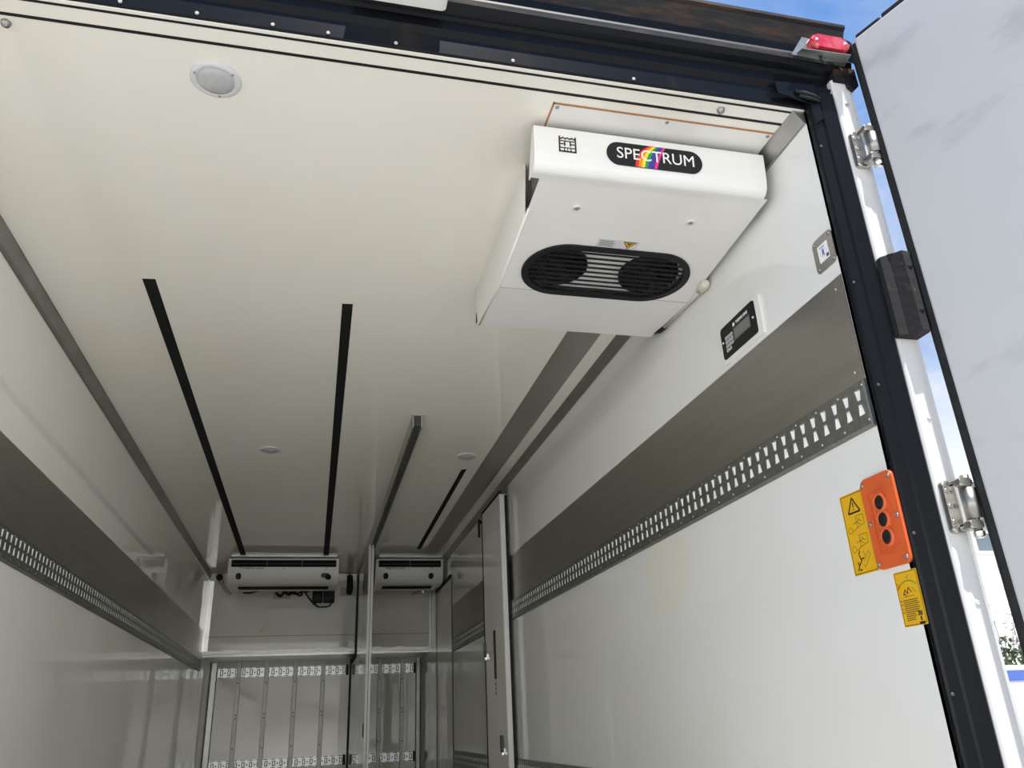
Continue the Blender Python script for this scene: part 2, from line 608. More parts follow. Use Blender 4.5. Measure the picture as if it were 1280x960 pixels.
fp = Frame((0, 0, 0), (0, 1, 0), (0, 0, 1))
mb.prism(fp, [(YU + 0.25, ZS), (YU + 0.25, ZS - 0.02), (YU + 0.55, ZS - 0.03), (YU + 0.85, ZS - 0.018), (YF, ZS - 0.018), (YF, ZS)], XL, XR)
struct(mb.build('trim_11', M_ALUL, origin=(0, 0, 0)))
for k, (x0, x1) in enumerate(((XL, XL + 0.075), (XR - 0.06, XR))):
    mb = MB()
    mb.prism(Frame((0, 0, 0), (1, 0, 0), (0, 1, 0)), [(x0, YF), (x0, YF - 0.02), (x0 + 0.012, YF - 0.032), (x1 - 0.01, YF - 0.022), (x1, YF - 0.012), (x1, YF)] if k == 0 else
             [(x0, YF), (x0, YF - 0.012), (x0 + 0.01, YF - 0.022), (x1 - 0.012, YF - 0.032), (x1, YF - 0.02), (x1, YF)], 0.0, ZS - 0.03)
    struct(mb.build('trim_%d' % (12 + k), M_ALU, origin=(0, 0, 0)))
# side access door in the right wall: shallow proud leaf between two seams
mb = MB()
mb.box(FR_R(0, 0), -9.0, -8.02, 0.02, 2.19, 0, 0.006, M_WALL, 0.002)
struct(mb.build('door_1', M_WALL, origin=(0, 0, 0)))
for k, y in enumerate((9.012, 8.008)):
    mb = MB()
    mb.box(FR_R(0, 0), -y - 0.005, -y + 0.005, 0.0, 2.2, 0, 0.009)
    struct(mb.build('trim_%d' % (14 + k), M_CHAN, origin=(0, 0, 0)))
mb = MB()
fr = FR_R(9.0, 2.19)
mb.prism(fr, [(-0.03, -0.02), (0.98, -0.02), (0.98, 0.012), (-0.03, 0.012)], 0, 0.022, M_RUBBER, 0.004)
struct(mb.build('trim_16', M_RUBBER, origin=(0, 0, 0)))
# outer skin of the box
mb = MB()
mb.box(WORLD, XL - T - 0.012, XR + T + 0.012, YO + 0.03, YF + T + 0.01, H + 0.085, H + 0.12)
struct(mb.build('roof', M_EXT, origin=(0, 0, 0)))

# ================================================================== REAR FRAME
rf = thing('rear_frame', (0.11, 1.57, 0), 'dark navy steel frame around the open rear doorway with its rusty overhead beam', 'door frame')
PYZ = Frame((0, 0, 0), (0, 1, 0), (0, 0, 1))       # a=y, b=z, c=x
xo0, xo1 = XL - 0.165, XR + 0.165
prof = [(1.594, 2.452), (1.591, 2.452), (1.588, 2.456), (1.588, 2.512), (1.580, 2.524), (1.576, 2.530), (1.588, 2.537), (1.588, 2.575),
        (1.580, 2.583), (1.562, 2.590), (1.550, 2.603), (1.546, 2.618), (1.552, 2.632), (1.566, 2.642), (1.572, 2.650), (1.566, 2.70),
        (1.545, 2.742), (1.535, 2.748), (1.535, 2.757), (1.70, 2.757), (1.70, 2.575), (1.594, 2.575)]
mb = MB()
mb.prism(PYZ, prof, xo0, xo1, M_NAVY)
hb = mb.build('header_beam', M_NAVY, rf)
mb = MB()
mb.prism(PYZ, [(1.5705, 2.672), (1.564, 2.70), (1.543, 2.742), (1.533, 2.749), (1.533, 2.760), (1.60, 2.760), (1.60, 2.758), (1.536, 2.7575), (1.537, 2.750), (1.547, 2.742), (1.568, 2.70), (1.575, 2.672)], xo0, xo1)
mb.build('lip', M_RUST, hb)
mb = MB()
ridge = [(1.549, 2.604), (1.5453, 2.618), (1.5512, 2.6325), (1.5655, 2.6425), (1.5705, 2.649)]  # thin strip coloured with dust and the ridge's painted-in sky highlight
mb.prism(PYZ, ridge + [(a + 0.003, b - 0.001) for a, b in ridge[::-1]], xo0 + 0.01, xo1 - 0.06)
mb.build('dusty_sheen_ridge', M_DUST_SHEEN, hb)
for x, y0 in ((-0.89, 0), (-0.71, 0), (-0.534, 0), (-0.358, 0), (-0.177, 0), (-0.04, 0), (0.134, 0), (0.45, 0), (0.80, 0)):
    screw(Frame((x, 1.588, 2.466), (1, 0, 0), (0, 0, 1)), 0.005, hb, M_SOCKET)
PXY = Frame((0, 0, 0), (1, 0, 0), (0, 1, 0))       # a=x, b=y, c=z
for sgn in (1, -1):
    X = lambda d: (XR + d) if sgn > 0 else (XL - d)
    mb = MB()
    mb.prism(PXY, [(X(0.0), 1.60), (X(0.0), 1.578), (X(0.004), 1.572), (X(0.034), 1.572), (X(0.038), 1.566), (X(0.084), 1.564), (X(0.092), 1.570), (X(0.094), 1.60)], -0.25, 2.50)
    mb.build('frame_post', M_NAVY, rf)
    mb = MB()
    mb.prism(PXY, [(X(0.0945), 1.62), (X(0.0945), 1.572), (X(0.099), 1.567), (X(0.150), 1.566), (X(0.164), 1.572), (X(0.170), 1.585), (X(0.170), 1.66), (X(0.0865), 1.66), (X(0.0865), 1.62)], -0.25, 2.56)
    cp = mb.build('corner_post', M_POST, rf)
    cp['label'] = 'white painted outer corner post'
    for z in (2.47, 2.15, 1.47, 1.02, 0.6):
        screw(Frame((X(0.128), 1.566, z), (1, 0, 0), (0, 0, 1)), 0.006, cp, M_POST if z < 2.4 else M_SCREW)
    # gusset between header and post
    mb = MB()
    mb.prism(Frame((0, 1.572, 0), (1, 0, 0), (0, 0, 1)), [(X(0.0), 2.455), (X(-0.10), 2.475), (X(-0.105), 2.515), (X(0.03), 2.53), (X(0.036), 2.40), (X(0.004), 2.375)], 0, 0.008, None, 0.002)
    gs = mb.build('gusset', M_NAVY, rf)
    mb = MB()
    f2 = Frame((X(-0.015), 1.563, 2.475), (1, 0, 0), (0, 0, 1))
    mb.tube([f2(-0.03, 0.012, 0.002), f2(-0.005, 0.0, 0.010), f2(0.03, -0.005, 0.008), f2(0.05, -0.004, 0.0)], 0.006)
    mb.tube([f2(-0.02, -0.004, 0.002), f2(0.0, -0.014, 0.008), f2(0.03, -0.016, 0.006), f2(0.045, -0.014, 0.0)], 0.005)
    mb.build('cable_stub', M_RUBBER, rf)
    mb = MB()
    mb.box(WORLD, min(X(0.100), X(0.172)), max(X(0.100), X(0.172)), 1.555, 1.67, 2.55, 2.60, None, 0.004)
    mb.prism(Frame((0, 1.555, 0), (1, 0, 0), (0, 0, 1)), [(X(0.138), 2.56), (X(0.140), 2.53), (X(0.155), 2.515), (X(0.174), 2.535), (X(0.174), 2.60), (X(0.12), 2.60)], -0.008, 0.004)
    mb.build('cap', M_RUST, rf)
for z in (2.3, 1.85, 1.555, 1.18, 0.83):
    screw(Frame((XR + 0.008, 1.572, z), (1, 0, 0), (0, 0, 1)), 0.004, rf, M_CHAN)

# ================================================================== BANDS AND RAILS
def wall_plate(side, z0, z1, label):
    mb = MB()
    cuts = (1.595, 4.03, 6.5, 8.0) if side < 0 else (1.60, 4.6, 7.99)
    f = FR_R(0, 0) if side > 0 else FR_L(0, 0)
    s = -1 if side > 0 else 1
    end = YU if side < 0 else 7.99
    cl = [c for c in cuts if c < end] + [end]
    for a, b in zip(cl, cl[1:]):
        lo, hi = sorted((s * (a + 0.0008), s * (b - 0.0008)))
        mb.box(f, lo, hi, z0, z1, 0, 0.0025)
        for y in (a + 0.035, b - 0.035):
            for z in (z0 + 0.03, z1 - 0.03):
                mb.lathe(f.at(s * y, z, 0.0025), [(0.006, 0), (0.004, 0.002), (0, 0.0025)], M_STEEL, 8)
    return tag(mb.build('wall_plate', M_STEEL), label, 'wall band')


wall_plate(1, 1.585, 1.893, 'wide grey steel band along the right wall above its long slotted rail')
wall_plate(-1, 1.555, 1.843, 'wide grey steel band along the left wall above the slotted rail')


def side_rail(side, y0, y1, z0, z1, zc, label):
    f = FR_R(0, 0) if side > 0 else FR_L(0, 0)
    s = -1 if side > 0 else 1
    mb = MB()
    P = 0.0508
    n = int((y1 - y0) / P)
    dz = 0.014
    hs, hh = 0.005, 0.034           # half bridge, half slot
    zs = [z0, zc - hh, zc - hs, zc + hs, zc + hh, z1]
    ig, isl = mb.mi(M_GALV), mb.mi(M_SLOT)

    def P3(y, z, c):
        return f(s * y, z, c)
    for k in range(n):
        ya = y0 + k * P
        xs = [ya, ya + 0.014, ya + 0.038, ya + P]
        G = {}
        for j, z in enumerate(zs):
            for i, y in enumerate(xs):
                yy = y
                if j in (2, 3) and i == 1:
                    yy += 0.006
                if j in (2, 3) and i == 2:
                    yy -= 0.006
                G[i, j] = mb.bm.verts.new(P3(yy, z, dz))
        for j in range(5):
            for i in range(3):
                if i == 1 and j in (1, 3):
                    continue
                mb.bm.faces.new((G[i, j], G[i + 1, j], G[i + 1, j + 1], G[i, j + 1])).material_index = ig
        for j in (1, 3):
            q = [G[1, j], G[2, j], G[2, j + 1], G[1, j + 1]]
            # pocket: back slants so that it faces the open end
            back = []
            for v, (i, jj) in zip(q, ((1, j), (2, j), (2, j + 1), (1, j + 1))):
                yy = xs[i] + (0.004 if (i == 1) else -0.004) * (1 if jj in (2, 3) else 0)
                c = 0.0008 if i == 1 else dz - 0.0015
                back.append(mb.bm.verts.new(P3(yy, zs[jj], c)))
            mb.bm.faces.new(back).material_index = isl
            for a in range(4):
                b = (a + 1) % 4
                mb.bm.faces.new((q[a], q[b], back[b], back[a])).material_index = ig
    ye = y0 + n * P
    # turned edges and rivets
    for z, zz in ((z0, z0 - 0.006), (z1, z1 + 0.006)):
        mb.bm.faces.new([mb.bm.verts.new(P3(y, a, c)) for y, a, c in ((y0, z, dz), (ye, z, dz), (ye, zz, 0.0006), (y0, zz, 0.0006))]).material_index = ig
    for y in (y0, ye):
        mb.bm.faces.new([mb.bm.verts.new(P3(y, a, c)) for a, c in ((z0, dz), (z1, dz), (z1 + 0.006, 0.0006), (z0 - 0.006, 0.0006))]).material_index = ig
    for k in range(0, n, 2):
        for z in (z0 + 0.012, z1 - 0.012):
            mb.lathe(Frame(P3(y0 + (k + 0.1) * P, z, dz), f.u, f.v), [(0.0045, 0), (0.003, 0.002), (0, 0.0024)], M_ALU, 6)
    return tag(mb.build('lashing_rail', M_GALV), label, 'slotted rail', 'slotted rails on the side walls')


side_rail(1, 1.600, 7.98, 1.462, 1.580, 1.527, 'long galvanised slotted rail along the right wall above the orange button plate')
side_rail(-1, 1.600, 9.36, 1.436, 1.548, 1.500, 'long galvanised slotted rail running along the left wall')
side_rail(1, 1.600, 7.98, 0.470, 0.590, 0.530, 'low slotted rail on the right wall at the bottom edge of view')


def front_rail(x0, x1, z0, z1, label):
    f = FR_F(0, 0, YF)
    mb = MB()
    P = 0.085
    n = max(1, round((x1 - x0) / P))
    P = (x1 - x0) / n
    c = 0.008
    mb.box(f, x0, x1, z0, z1, 0.001, c, M_RAILW)
    for k in range(n):
        xc = x0 + (k + 0.5) * P
        h = (z1 - z0)
        mb.prism(f, rrect(xc - 0.017, xc + 0.017, z0 + 0.022, z1 - 0.022, 0.006, 3), c, c + 0.0006, M_BLACK)
        mb.prism(f, rrect(xc - 0.008, xc + 0.008, z0 + 0.030, z1 - 0.030, 0.004, 3), c + 0.0006, c + 0.006, M_RAILW)
        mb.prism(f, circle(0.009, 10, xc + P / 2 - 0.002, (z0 + z1) / 2), c, c + 0.0008, M_CHAN)
        mb.box(f, xc - 0.03, xc + 0.015, z1 - 0.010, z1 - 0.002, c, c + 0.0006, M_CHAN)
        mb.box(f, xc - 0.03, xc + 0.015, z0 + 0.002, z0 + 0.010, c, c + 0.0006, M_CHAN)
    mb.box(f, x1 - 0.02, x1 + 0.012, z0 - 0.004, z1 + 0.004, 0.001, c + 0.004, M_BLACK)
    return tag(mb.build('lashing_rail', M_RAILW), label, 'slotted rail', 'pale slotted rails on the lower front wall')


front_rail(-1.035, 0.455, 1.425, 1.535, 'upper pale slotted rail on the lower front wall, left of the partition')
front_rail(-1.045, 0.455, 0.44, 0.54, 'lower pale slotted rail on the front wall, left of the partition')
front_rail(0.575, 1.275, 1.425, 1.535, 'upper pale slotted rail on the front wall, right of the partition')
front_rail(0.575, 1.275, 0.44, 0.54, 'lower pale slotted rail on the front wall, right of the partition')

# vertical metal strips on the lower front wall
mb = MB()
f = FR_F(0, 0, YF)
mb.prism(Frame((0, YF, 0), (1, 0, 0), (0, 1, 0)), [(-0.026, 0), (-0.024, -0.014), (-0.018, -0.02), (0.018, -0.02), (0.024, -0.014), (0.026, 0)], 0.02, 1.598, M_STRIP)
for z in (1.36, 1.02, 0.98, 0.66, 0.30):
    mb.lathe(f.at(0, z, 0.02), [(0.008, 0), (0.006, 0.003), (0, 0.0035)], M_CHAN, 8)
strip0 = mb.build('wall_strip', M_STRIP)
names = ['leftmost vertical metal strip on the lower front wall', 'second vertical metal strip from the left on the lower front wall',
         'third vertical metal strip from the left on the lower front wall', 'vertical metal strip on the front wall nearest left of the partition',
         'vertical metal strip on the front wall just right of the partition', 'rightmost vertical metal strip on the lower front wall']
for i, (x, lb) in enumerate(zip((-0.80, -0.485, -0.155, 0.168, 0.845, 1.12), names)):
    o = strip0 if i == 0 else copy_tree(strip0)
    o.location.x = x
    tag(o, lb, 'wall strip', 'vertical strips on the lower front wall')

# ================================================================== CEILING FITTINGS
def flat_strip(name, pts, th, m, label, cat, group=None):
    mb = MB()
    mb.prism(Frame((0, 0, H), (1, 0, 0), (0, -1, 0)), [(x, -y) for x, y in pts], 0, th)
    return tag(mb.build(name, m), label, cat, group)


flat_strip('tape_stripe', [(-0.708, 2.92), (-0.660, 2.915), (-0.668, 8.36), (-0.722, 8.36)], 0.0015, M_TAPE, 'long black stripe on the ceiling, leftmost of the three', 'stripe', 'black stripes on the ceiling')
flat_strip('tape_stripe', [(0.053, 3.0), (0.097, 2.997), (0.134, 8.36), (0.080, 8.36)], 0.0015, M_TAPE, 'long black stripe on the ceiling just left of the hanging channel', 'stripe', 'black stripes on the ceiling')
flat_strip('tape_stripe', [(0.960, 5.28), (0.994, 5.26), (1.026, 7.99), (0.984, 7.99)], 0.0015, M_TAPE, 'short black stripe on the ceiling between the hanging channel and the grey strip', 'stripe', 'black stripes on the ceiling')
flat_strip('ceiling_strip', [(1.066, 2.3), (1.228, 2.3), (1.236, 8.35), (1.082, 8.35)], 0.002, M_STEEL, 'wide flat grey metal strip on the ceiling behind the large cooling unit', 'metal strip')

# hanging channel, open side down
mb = MB()
for a, b, c, d in ((0.498, 0.505, 2.375, H), (0.545, 0.552, 2.375, H), (0.505, 0.545, H - 0.006, H - 0.0005)):
    mb.box(WORLD, a, b, 4.25, YU - 0.04, c, d, M_ALU)
mb.box(WORLD, 0.505, 0.545, 4.28, YU - 0.04, H - 0.055, H - 0.006, M_CHAN)
tag(mb.build('ceiling_channel', M_ALU), 'aluminium channel hanging under the ceiling and carrying the partition wall', 'channel')

# longitudinal partition
pw = thing('partition_wall', (0.51, 8.9, 0.0), 'tall white glossy partition wall dividing the far end of the box', 'partition')
mb = MB()
mb.prism(PYZ, [(7.575, 0.05), (7.575, 2.40), (9.28, 2.40), (9.28, 1.53), (10.33, 1.53), (10.33, 0.05)], 0.490, 0.530)
mb.build('panel', MATS['wall_laminate'], pw)
mb = MB()
mb.box(WORLD, 0.486, 0.534, 7.55, 7.578, 0.05, 2.40, M_UNIT, 0.004)
mb.box(WORLD, 0.508, 0.512, 7.546, 7.552, 0.05, 2.40, M_CHAN)
mb.build('edge_trim', M_UNIT, pw)
mb = MB()
mb.prism(PYZ, [(9.28, 2.42), (9.40, 2.42), (9.40, 1.585), (10.43, 1.585), (10.43, 0.02), (10.33, 0.02), (10.33, 1.53), (9.28, 1.53)], 0.480, 0.540)
mb.build('edge_seal', M_RUBBER, pw)
mb = MB()
fl = Frame((0.49, 7.72, 0.80), (0, -1, 0), (0, 0, 1))
mb.ring(fl, rrect(-0.03, 0.03, -0.06, 0.06, 0.028, 6), rrect(-0.022, 0.022, -0.052, 0.052, 0.021, 6), 0, 0.004)
mb.prism(fl, rrect(-0.022, 0.022, -0.052, 0.052, 0.021, 6), 0, 0.001)
mb.build('grip', M_BLACK, pw)

# stowed bulkhead leaf on the right wall
bl = thing('bulkhead_leaf', (1.31, 5.85, 0.0), 'tall white bulkhead leaf folded flat against the right wall', 'bulkhead panel')
mb = MB()
mb.box(WORLD, 1.280, 1.325, 5.515, 6.150, 0.05, 2.350, MATS['wall_laminate'], 0.004)
mb.build('panel', MATS['wall_laminate'], bl)
mb = MB()
mb.box(WORLD, 1.277, 1.312, 5.494, 5.520, 0.05, 2.330, M_UNIT, 0.003)
mb.build('edge_trim', M_UNIT, bl)
mb = MB()
mb.box(WORLD, 1.312, 1.328, 5.488, 5.515, 0.05, 1.44, None, 0.003)
mb.box(WORLD, 1.312, 1.328, 5.488, 5.515, 1.60, 2.335, None, 0.003)
mb.prism(PYZ, [(5.485, 1.60), (5.515, 1.64), (5.515, 1.47), (5.495, 1.44), (5.48, 1.46)], 1.314, 1.328)
mb.build('edge_seal', M_RUBBER, bl)
mb = MB()
mb.box(WORLD, 1.278, 1.325, 5.50, 6.165, 2.350, 2.368)
mb.box(WORLD, 1.277, 1.325, 6.150, 6.170, 0.05, 2.350)
mb.build('rubber_edge', M_RUBBER, bl)
mb = MB()
mb.box(WORLD, 1.285, 1.330, 5.470, 5.497, 2.345, 2.405, None, 0.004)
for k in range(3):
    mb.box(WORLD, 1.288 + k * 0.016, 1.298 + k * 0.016, 5.464, 5.472, 2.352, 2.398)
mb.build('bracket', M_CHAN, bl)
mb = MB()
mb.tube([(1.30, 6.16, 2.26), (1.272, 6.18, 2.30), (1.262, 6.17, 2.31), (1.256, 6.165, 2.29), (1.256, 6.165, 2.17)], 0.010)
mb.build('hook', M_BLACK, bl)
fl = Frame((1.280, 5.82, 0), (0, -1, 0), (0, 0, 1))
mb = MB()
mb.ring(fl, rrect(-0.028, 0.028, 1.095, 1.425, 0.012), rrect(-0.020, 0.020, 1.105, 1.415, 0.010), 0, 0.004, M_BLACK)
mb.prism(fl, rrect(-0.020, 0.020, 1.105, 1.415, 0.010), 0, 0.001, M_CHAN)
mb.build('handle_slot', M_BLACK, bl)
mb = MB()
mb.prism(fl, rrect(-0.026, 0.026, 0.985, 1.085, 0.004), 0, 0.0008, M_LENSRIM)
for k in range(3):
    mb.box(fl, -0.018, 0.016, 0.995 + k * 0.03, 1.012 + k * 0.03, 0.0008, 0.0014, M_CHAN)
mb.build('sticker', M_LENSRIM, bl)
for (dy, z) in ((0.29, 1.29), (-0.175, 0.66)):
    mb = MB()
    q = fl.at(-dy, z)
    mb.prism(q, rrect(-0.03, 0.03, -0.045, 0.005, 0.012), 0, 0.006, M_ALUL)
    mb.prism(q, rrect(-0.02, 0.02, -0.03, 0.075, 0.015), 0.006, 0.02, M_CHAN, 0.004)
    mb.prism(q, rrect(-0.012, 0.012, -0.05, -0.02, 0.006), 0.006, 0.018, M_ALUL, 0.002)
    mb.build('latch', M_CHAN, bl)

# round dome lights
dl = thing('dome_light', (-0.331, 1.79, H), 'round frosted ceiling light nearest the open doors', 'ceiling light', 'round ceiling lights')
fd = FR_C(-0.331, 1.79)
mb = MB()
mb.lathe(fd, [(0.066, 0.0), (0.066, 0.004), (0.062, 0.007), (0.050, 0.009), (0.049, 0.008)], M_LENSRIM, 40)
mb.build('rim', M_LENSRIM, dl)
mb = MB()
mb.lathe(fd, [(0.0495, 0.007), (0.047, 0.010), (0.03, 0.013), (0, 0.014)], M_LENS, 40)
mb.build('lens', M_LENS, dl)
for a in (35, 155, 275):
    screw(fd.at(0.056 * math.cos(math.radians(a)), 0.056 * math.sin(math.radians(a)), 0.008), 0.0035, dl)
for x, y, lb in ((-0.31, 4.972, 'small round ceiling light between the two long black stripes'), (0.942, 4.97, 'small round ceiling light beside the wide grey ceiling strip')):
    o = copy_tree(dl)
    o.location = (x, y, H)
    tag(o, lb, 'ceiling light', 'round ceiling lights')

# ceiling lugs by the header
for x, y, lb in ((1.091, 1.637, 'small grey ceiling stud right of centre between the two dark joints'), (-0.81, 1.69, 'small grey ceiling stud at the top left corner of view')):
    mb = MB()
    mb.lathe(FR_C(x, y), [(0.012, 0), (0.012, 0.004), (0.009, 0.012), (0.004, 0.016), (0, 0.016)], M_SCREW, 14)
    tag(mb.build('ceiling_stud', M_SCREW), lb, 'stud', 'ceiling studs')

# ================================================================== LARGE COOLING UNIT
cu = thing('cooling_unit', (0.95, 2.3, H), 'large white cooling unit with an oval black fan grille hung under the ceiling', 'cooling unit')
xa, xb = 0.585, 1.322
# mounting plate with sealant outline
mb = MB()
mb.box(WORLD, 0.600, 1.300, 1.705, 1.95, H - 0.003, H, M_UNIT)
mp_ = mb.build('mounting_plate', M_UNIT, cu)
mb = MB()
mb.box(WORLD, 0.597, 1.303, 1.701, 1.706, H - 0.0032, H)
mb.box(WORLD, 0.596, 0.601, 1.701, 1.84, H - 0.0032, H)
mb.build('sealant_bead', M_SEALANT, mp_)
for x in (0.612, 0.955, 1.290):
    screw(Frame((x, 1.716, H - 0.003), (1, 0, 0), (0, -1, 0)), 0.006, mp_)
# bottom sheet with stadium opening
slope = math.atan2(0.042, 0.62)
FB = Frame((0.948, 2.285, 2.2597), (1, 0, 0), (0, -math.cos(slope), math.sin(slope)))
opn = stadium(0.592, 0.272)
mb = MB()
rect = [(xa - 0.948, -0.136), (xb - 0.948, -0.136), (xb - 0.948, 0.465), (xa - 0.948, 0.465)]
mb.sheet_hole(FB, rect, opn, 0.0, M_UNIT)
e0 = [FB(p[0], p[1], 0) for p in (rect[1], rect[0])]
mb.face([FB(xa - 0.948, -0.138, 0.0), FB(xb - 0.948, -0.138, 0.0), Vector((xb, 2.775, 2.278)), Vector((xa, 2.775, 2.278))], M_UNIT)
mb.face([Vector((xa, 2.775, 2.278)), Vector((xb, 2.775, 2.278)), Vector((xb, 2.79, 2.29)), Vector((xa, 2.79, 2.29))], M_UNIT)
mb.face([Vector((xa, 2.79, 2.29)), Vector((xb, 2.79, 2.29)), Vector((xb, 2.80, H)), Vector((xa, 2.80, H))], M_UNIT)
mb.face([Vector((xb, 1.95, H)), Vector((xb, 1.95, 2.283)), FB(xb - 0.948, -0.138, 0.0), Vector((xb, 2.775, 2.278)), Vector((xb, 2.80, H))], M_UNIT)
bd = mb.build('bottom_cover', M_UNIT, cu)
# fold line between grille panel and rear flap
mb = MB()
mb.box(FB, xa - 0.945, xb - 0.951, -0.1395, -0.1365, -0.0005, 0.0008)
mb.build('fold_line', M_SOCKET, bd)
# left side plate
mb = MB()
side = [(1.985, H), (2.02, 2.278), (2.42, 2.2505), (2.775, 2.278), (2.805, 2.296), (2.815, 2.42), (2.80, H)]
mb.prism(PYZ, side, 0.583, 0.5855)
sp_ = mb.build('side_plate', M_UNIT, cu)
for y, z in ((2.17, 2.40), (2.52, 2.37), (2.68, 2.36)):
    screw(Frame((0.583, y, z), (0, 1, 0), (0, 0, 1)), 0.006, sp_)
mb = MB()
mb.tube([FB(xa - 0.946, 0.30, 0.002), FB(xa - 0.946, -0.13, 0.002), Vector((0.587, 2.775, 2.278))], 0.0045)
mb.build('edge_lip', M_UNIT, bd)
mb = MB()
mb.prism(Frame((0.5825, 0, 0), (0, -1, 0), (0, 0, 1)), [(-2.81, 2.30), (-2.79, 2.30), (-2.80, 2.345)], 0, 0.002)
mb.build('gap', M_BLACK, cu)
mb = MB()
mb.box(WORLD, 0.600, 0.628, 1.86, 1.985, 2.30, 2.445, M_CHAN, 0.004)
mb.lathe(Frame((0.600, 1.90, 2.40), (0, -1, 0), (0, 0, 1)), [(0.014, 0), (0.014, 0.002), (0, 0.002)], M_BLACK, 14)
mb.build('side_bracket', M_CHAN, cu)
# front cover, rolled bottom edge
fx0, fx1 = 0.556, 1.306
pr_ = [(1.778, 2.424), (1.786, 2.335)]
for k in range(7):
    t = math.radians(180 + 4 + 82 * k / 6)
    pr_.append((1.823 + 0.034 * math.cos(t), 2.322 + 0.034 * math.sin(t) * 1.0))
pr_ += [(1.845, 2.2885), (1.845, 2.2920), (1.824, 2.2905)]
for k in range(7):
    t = math.radians(180 + 86 - 82 * k / 6)
    pr_.append((1.823 + 0.031 * math.cos(t), 2.322 + 0.031 * math.sin(t)))
pr_ += [(1.789, 2.336), (1.782, 2.421), (1.80, 2.424), (1.80, 2.428), (1.780, 2.428)]
mb = MB()
mb.prism(PYZ, pr_, fx0, fx1)
fcv = mb.build('front_cover', M_UNIT, cu)
# blocks light leaking above the hollow casing
mb = MB()
for x in (fx0, fx1 - 0.003):
    mb = MB()
    mb.prism(PYZ, [(1.784, 2.42), (1.790, 2.330), (1.803, 2.300), (1.84, 2.2905), (1.86, 2.29), (1.83, 2.36), (1.80, 2.42)], x, x + 0.003)
    mb.build('end_cheek', M_UNIT, fcv)
# front cover face frame
tilt = math.atan2(0.008, 0.089)
FF = Frame((0.93, 1.782, 2.379), (1, 0, 0), (0, -math.sin(tilt), math.cos(tilt)))
# badge with rainbow and lettering
FBd = FF.at(0.004, -0.015, 0.0008)
mb = MB()
mb.prism(FBd, stadium(0.310, 0.078), 0, 0.002)
badge = mb.build('badge', M_BLACK, fcv)
badge['label'] = 'black oval badge with white lettering over a rainbow'


def rb(k, t):
    q = k / 7
    b0, b1 = Vector((-0.066 + 0.070 * q, -0.0385)), Vector((-0.016 + 0.052 * q, 0.0385))
    c = (b0 + b1) / 2 + Vector((-0.022 + 0.018 * q, 0.016 - 0.012 * q))
    p = b0 * (1 - t) ** 2 + c * 2 * t * (1 - t) + b1 * t * t
    return p.x, p.y


for k, m in enumerate(RAINBOW):
    mb = MB()
    for j in range(12):
        t0, t1 = j / 12, (j + 1) / 12
        mb.face([FBd(*rb(k, t0), 0.0022), FBd(*rb(k + 1, t0), 0.0022), FBd(*rb(k + 1, t1), 0.0022), FBd(*rb(k, t1), 0.0022)], m)
    mb.build('rainbow_band', m, badge)
text('lettering', 'SPECTRUM', FBd.at(0.003, 0.001, 0.0024), 0.054, M_WHITE, badge, 0.0004, 0.0, fit=0.250)
# emblem: wavy-topped square with blocky letters
FE = FF.at(-0.272, -0.006, 0.0)
mb = MB()
hw = 0.027
mb.box(FE, -hw, -hw + 0.0045, -hw, hw, 0.0005, 0.0013)
mb.box(FE, hw - 0.0045, hw, -hw, hw, 0.0005, 0.0013)
mb.box(FE, -hw, hw, -hw, -hw + 0.005, 0.0005, 0.0013)
prevp = None
for k in range(33):
    a = -hw + 2 * hw * k / 32
    b = 0.0235 - 0.0042 * abs(math.sin(4 * PI * k / 32)) + 0.002
    if prevp:
        mb.face([FE(prevp[0], prevp[1] - 0.0050, 0.0013), FE(a, b - 0.0050, 0.0013), FE(a, b, 0.0013), FE(prevp[0], prevp[1], 0.0013)])
    prevp = (a, b)
for (a0, a1, b0, b1) in ((-hw, hw, 0.0095, 0.0125), (-0.0105, -0.0065, -0.006, 0.011), (0.0065, 0.0105, -0.006, 0.011), (-0.022, -0.0065, -0.001, 0.0025), (0.0065, 0.022, -0.001, 0.0025),
                         (-hw, hw, -0.0135, -0.0105), (-0.0115, -0.0085, -hw, -0.011), (0.0085, 0.0115, -hw, -0.011), (-0.001, 0.001, -hw, -0.011)):
    mb.box(FE, a0, a1, b0, b1, 0.0005, 0.0013)
emb = mb.build('emblem', M_INK, fcv)
# dimpled screws in the cover
for x, y in ((0.735, 1.955), (1.125, 1.965)):
    q = FB.at(x - 0.948, (2.285 - y) / math.cos(slope), 0)
    mb = MB()
    mb.lathe(q, [(0.030, 0.0), (0.018, 0.0012), (0.011, 0.0018), (0.011, 0.0025), (0, 0.0025)], M_UNIT, 20)
    dp = mb.build('dimple', M_UNIT, bd)
    screw(q.at(0, 0, 0.0025), 0.007, dp)
# warning label
q = FB.at(-0.02, 0.170, 0.0004)
mb = MB()
mb.prism(q, rrect(-0.072, 0.072, -0.021, 0.021, 0.003), 0, 0.0004, M_LENSRIM)
for k in range(5):
    mb.box(q, -0.064, -0.064 + random.uniform(0.045, 0.06), 0.012 - k * 0.0065, 0.0143 - k * 0.0065, 0.0004, 0.0008, M_CHAN)
mb.prism(q, [(0.016, 0.018), (0.064, 0.018), (0.040, -0.019)][::-1], 0.0004, 0.0008, M_INK)
mb.prism(q, [(0.0215, 0.0148), (0.0585, 0.0148), (0.040, -0.0135)][::-1], 0.0008, 0.0011, M_YELLOW)
for (a, b, r) in ((0.040, 0.006, 0.0045), (0.034, 0.010, 0.003), (0.046, 0.010, 0.003), (0.040, -0.003, 0.0025)):
    mb.prism(q, circle(r, 10, a, b), 0.0011, 0.0014, M_INK)
wl = mb.build('warning_label', M_LENSRIM, bd)
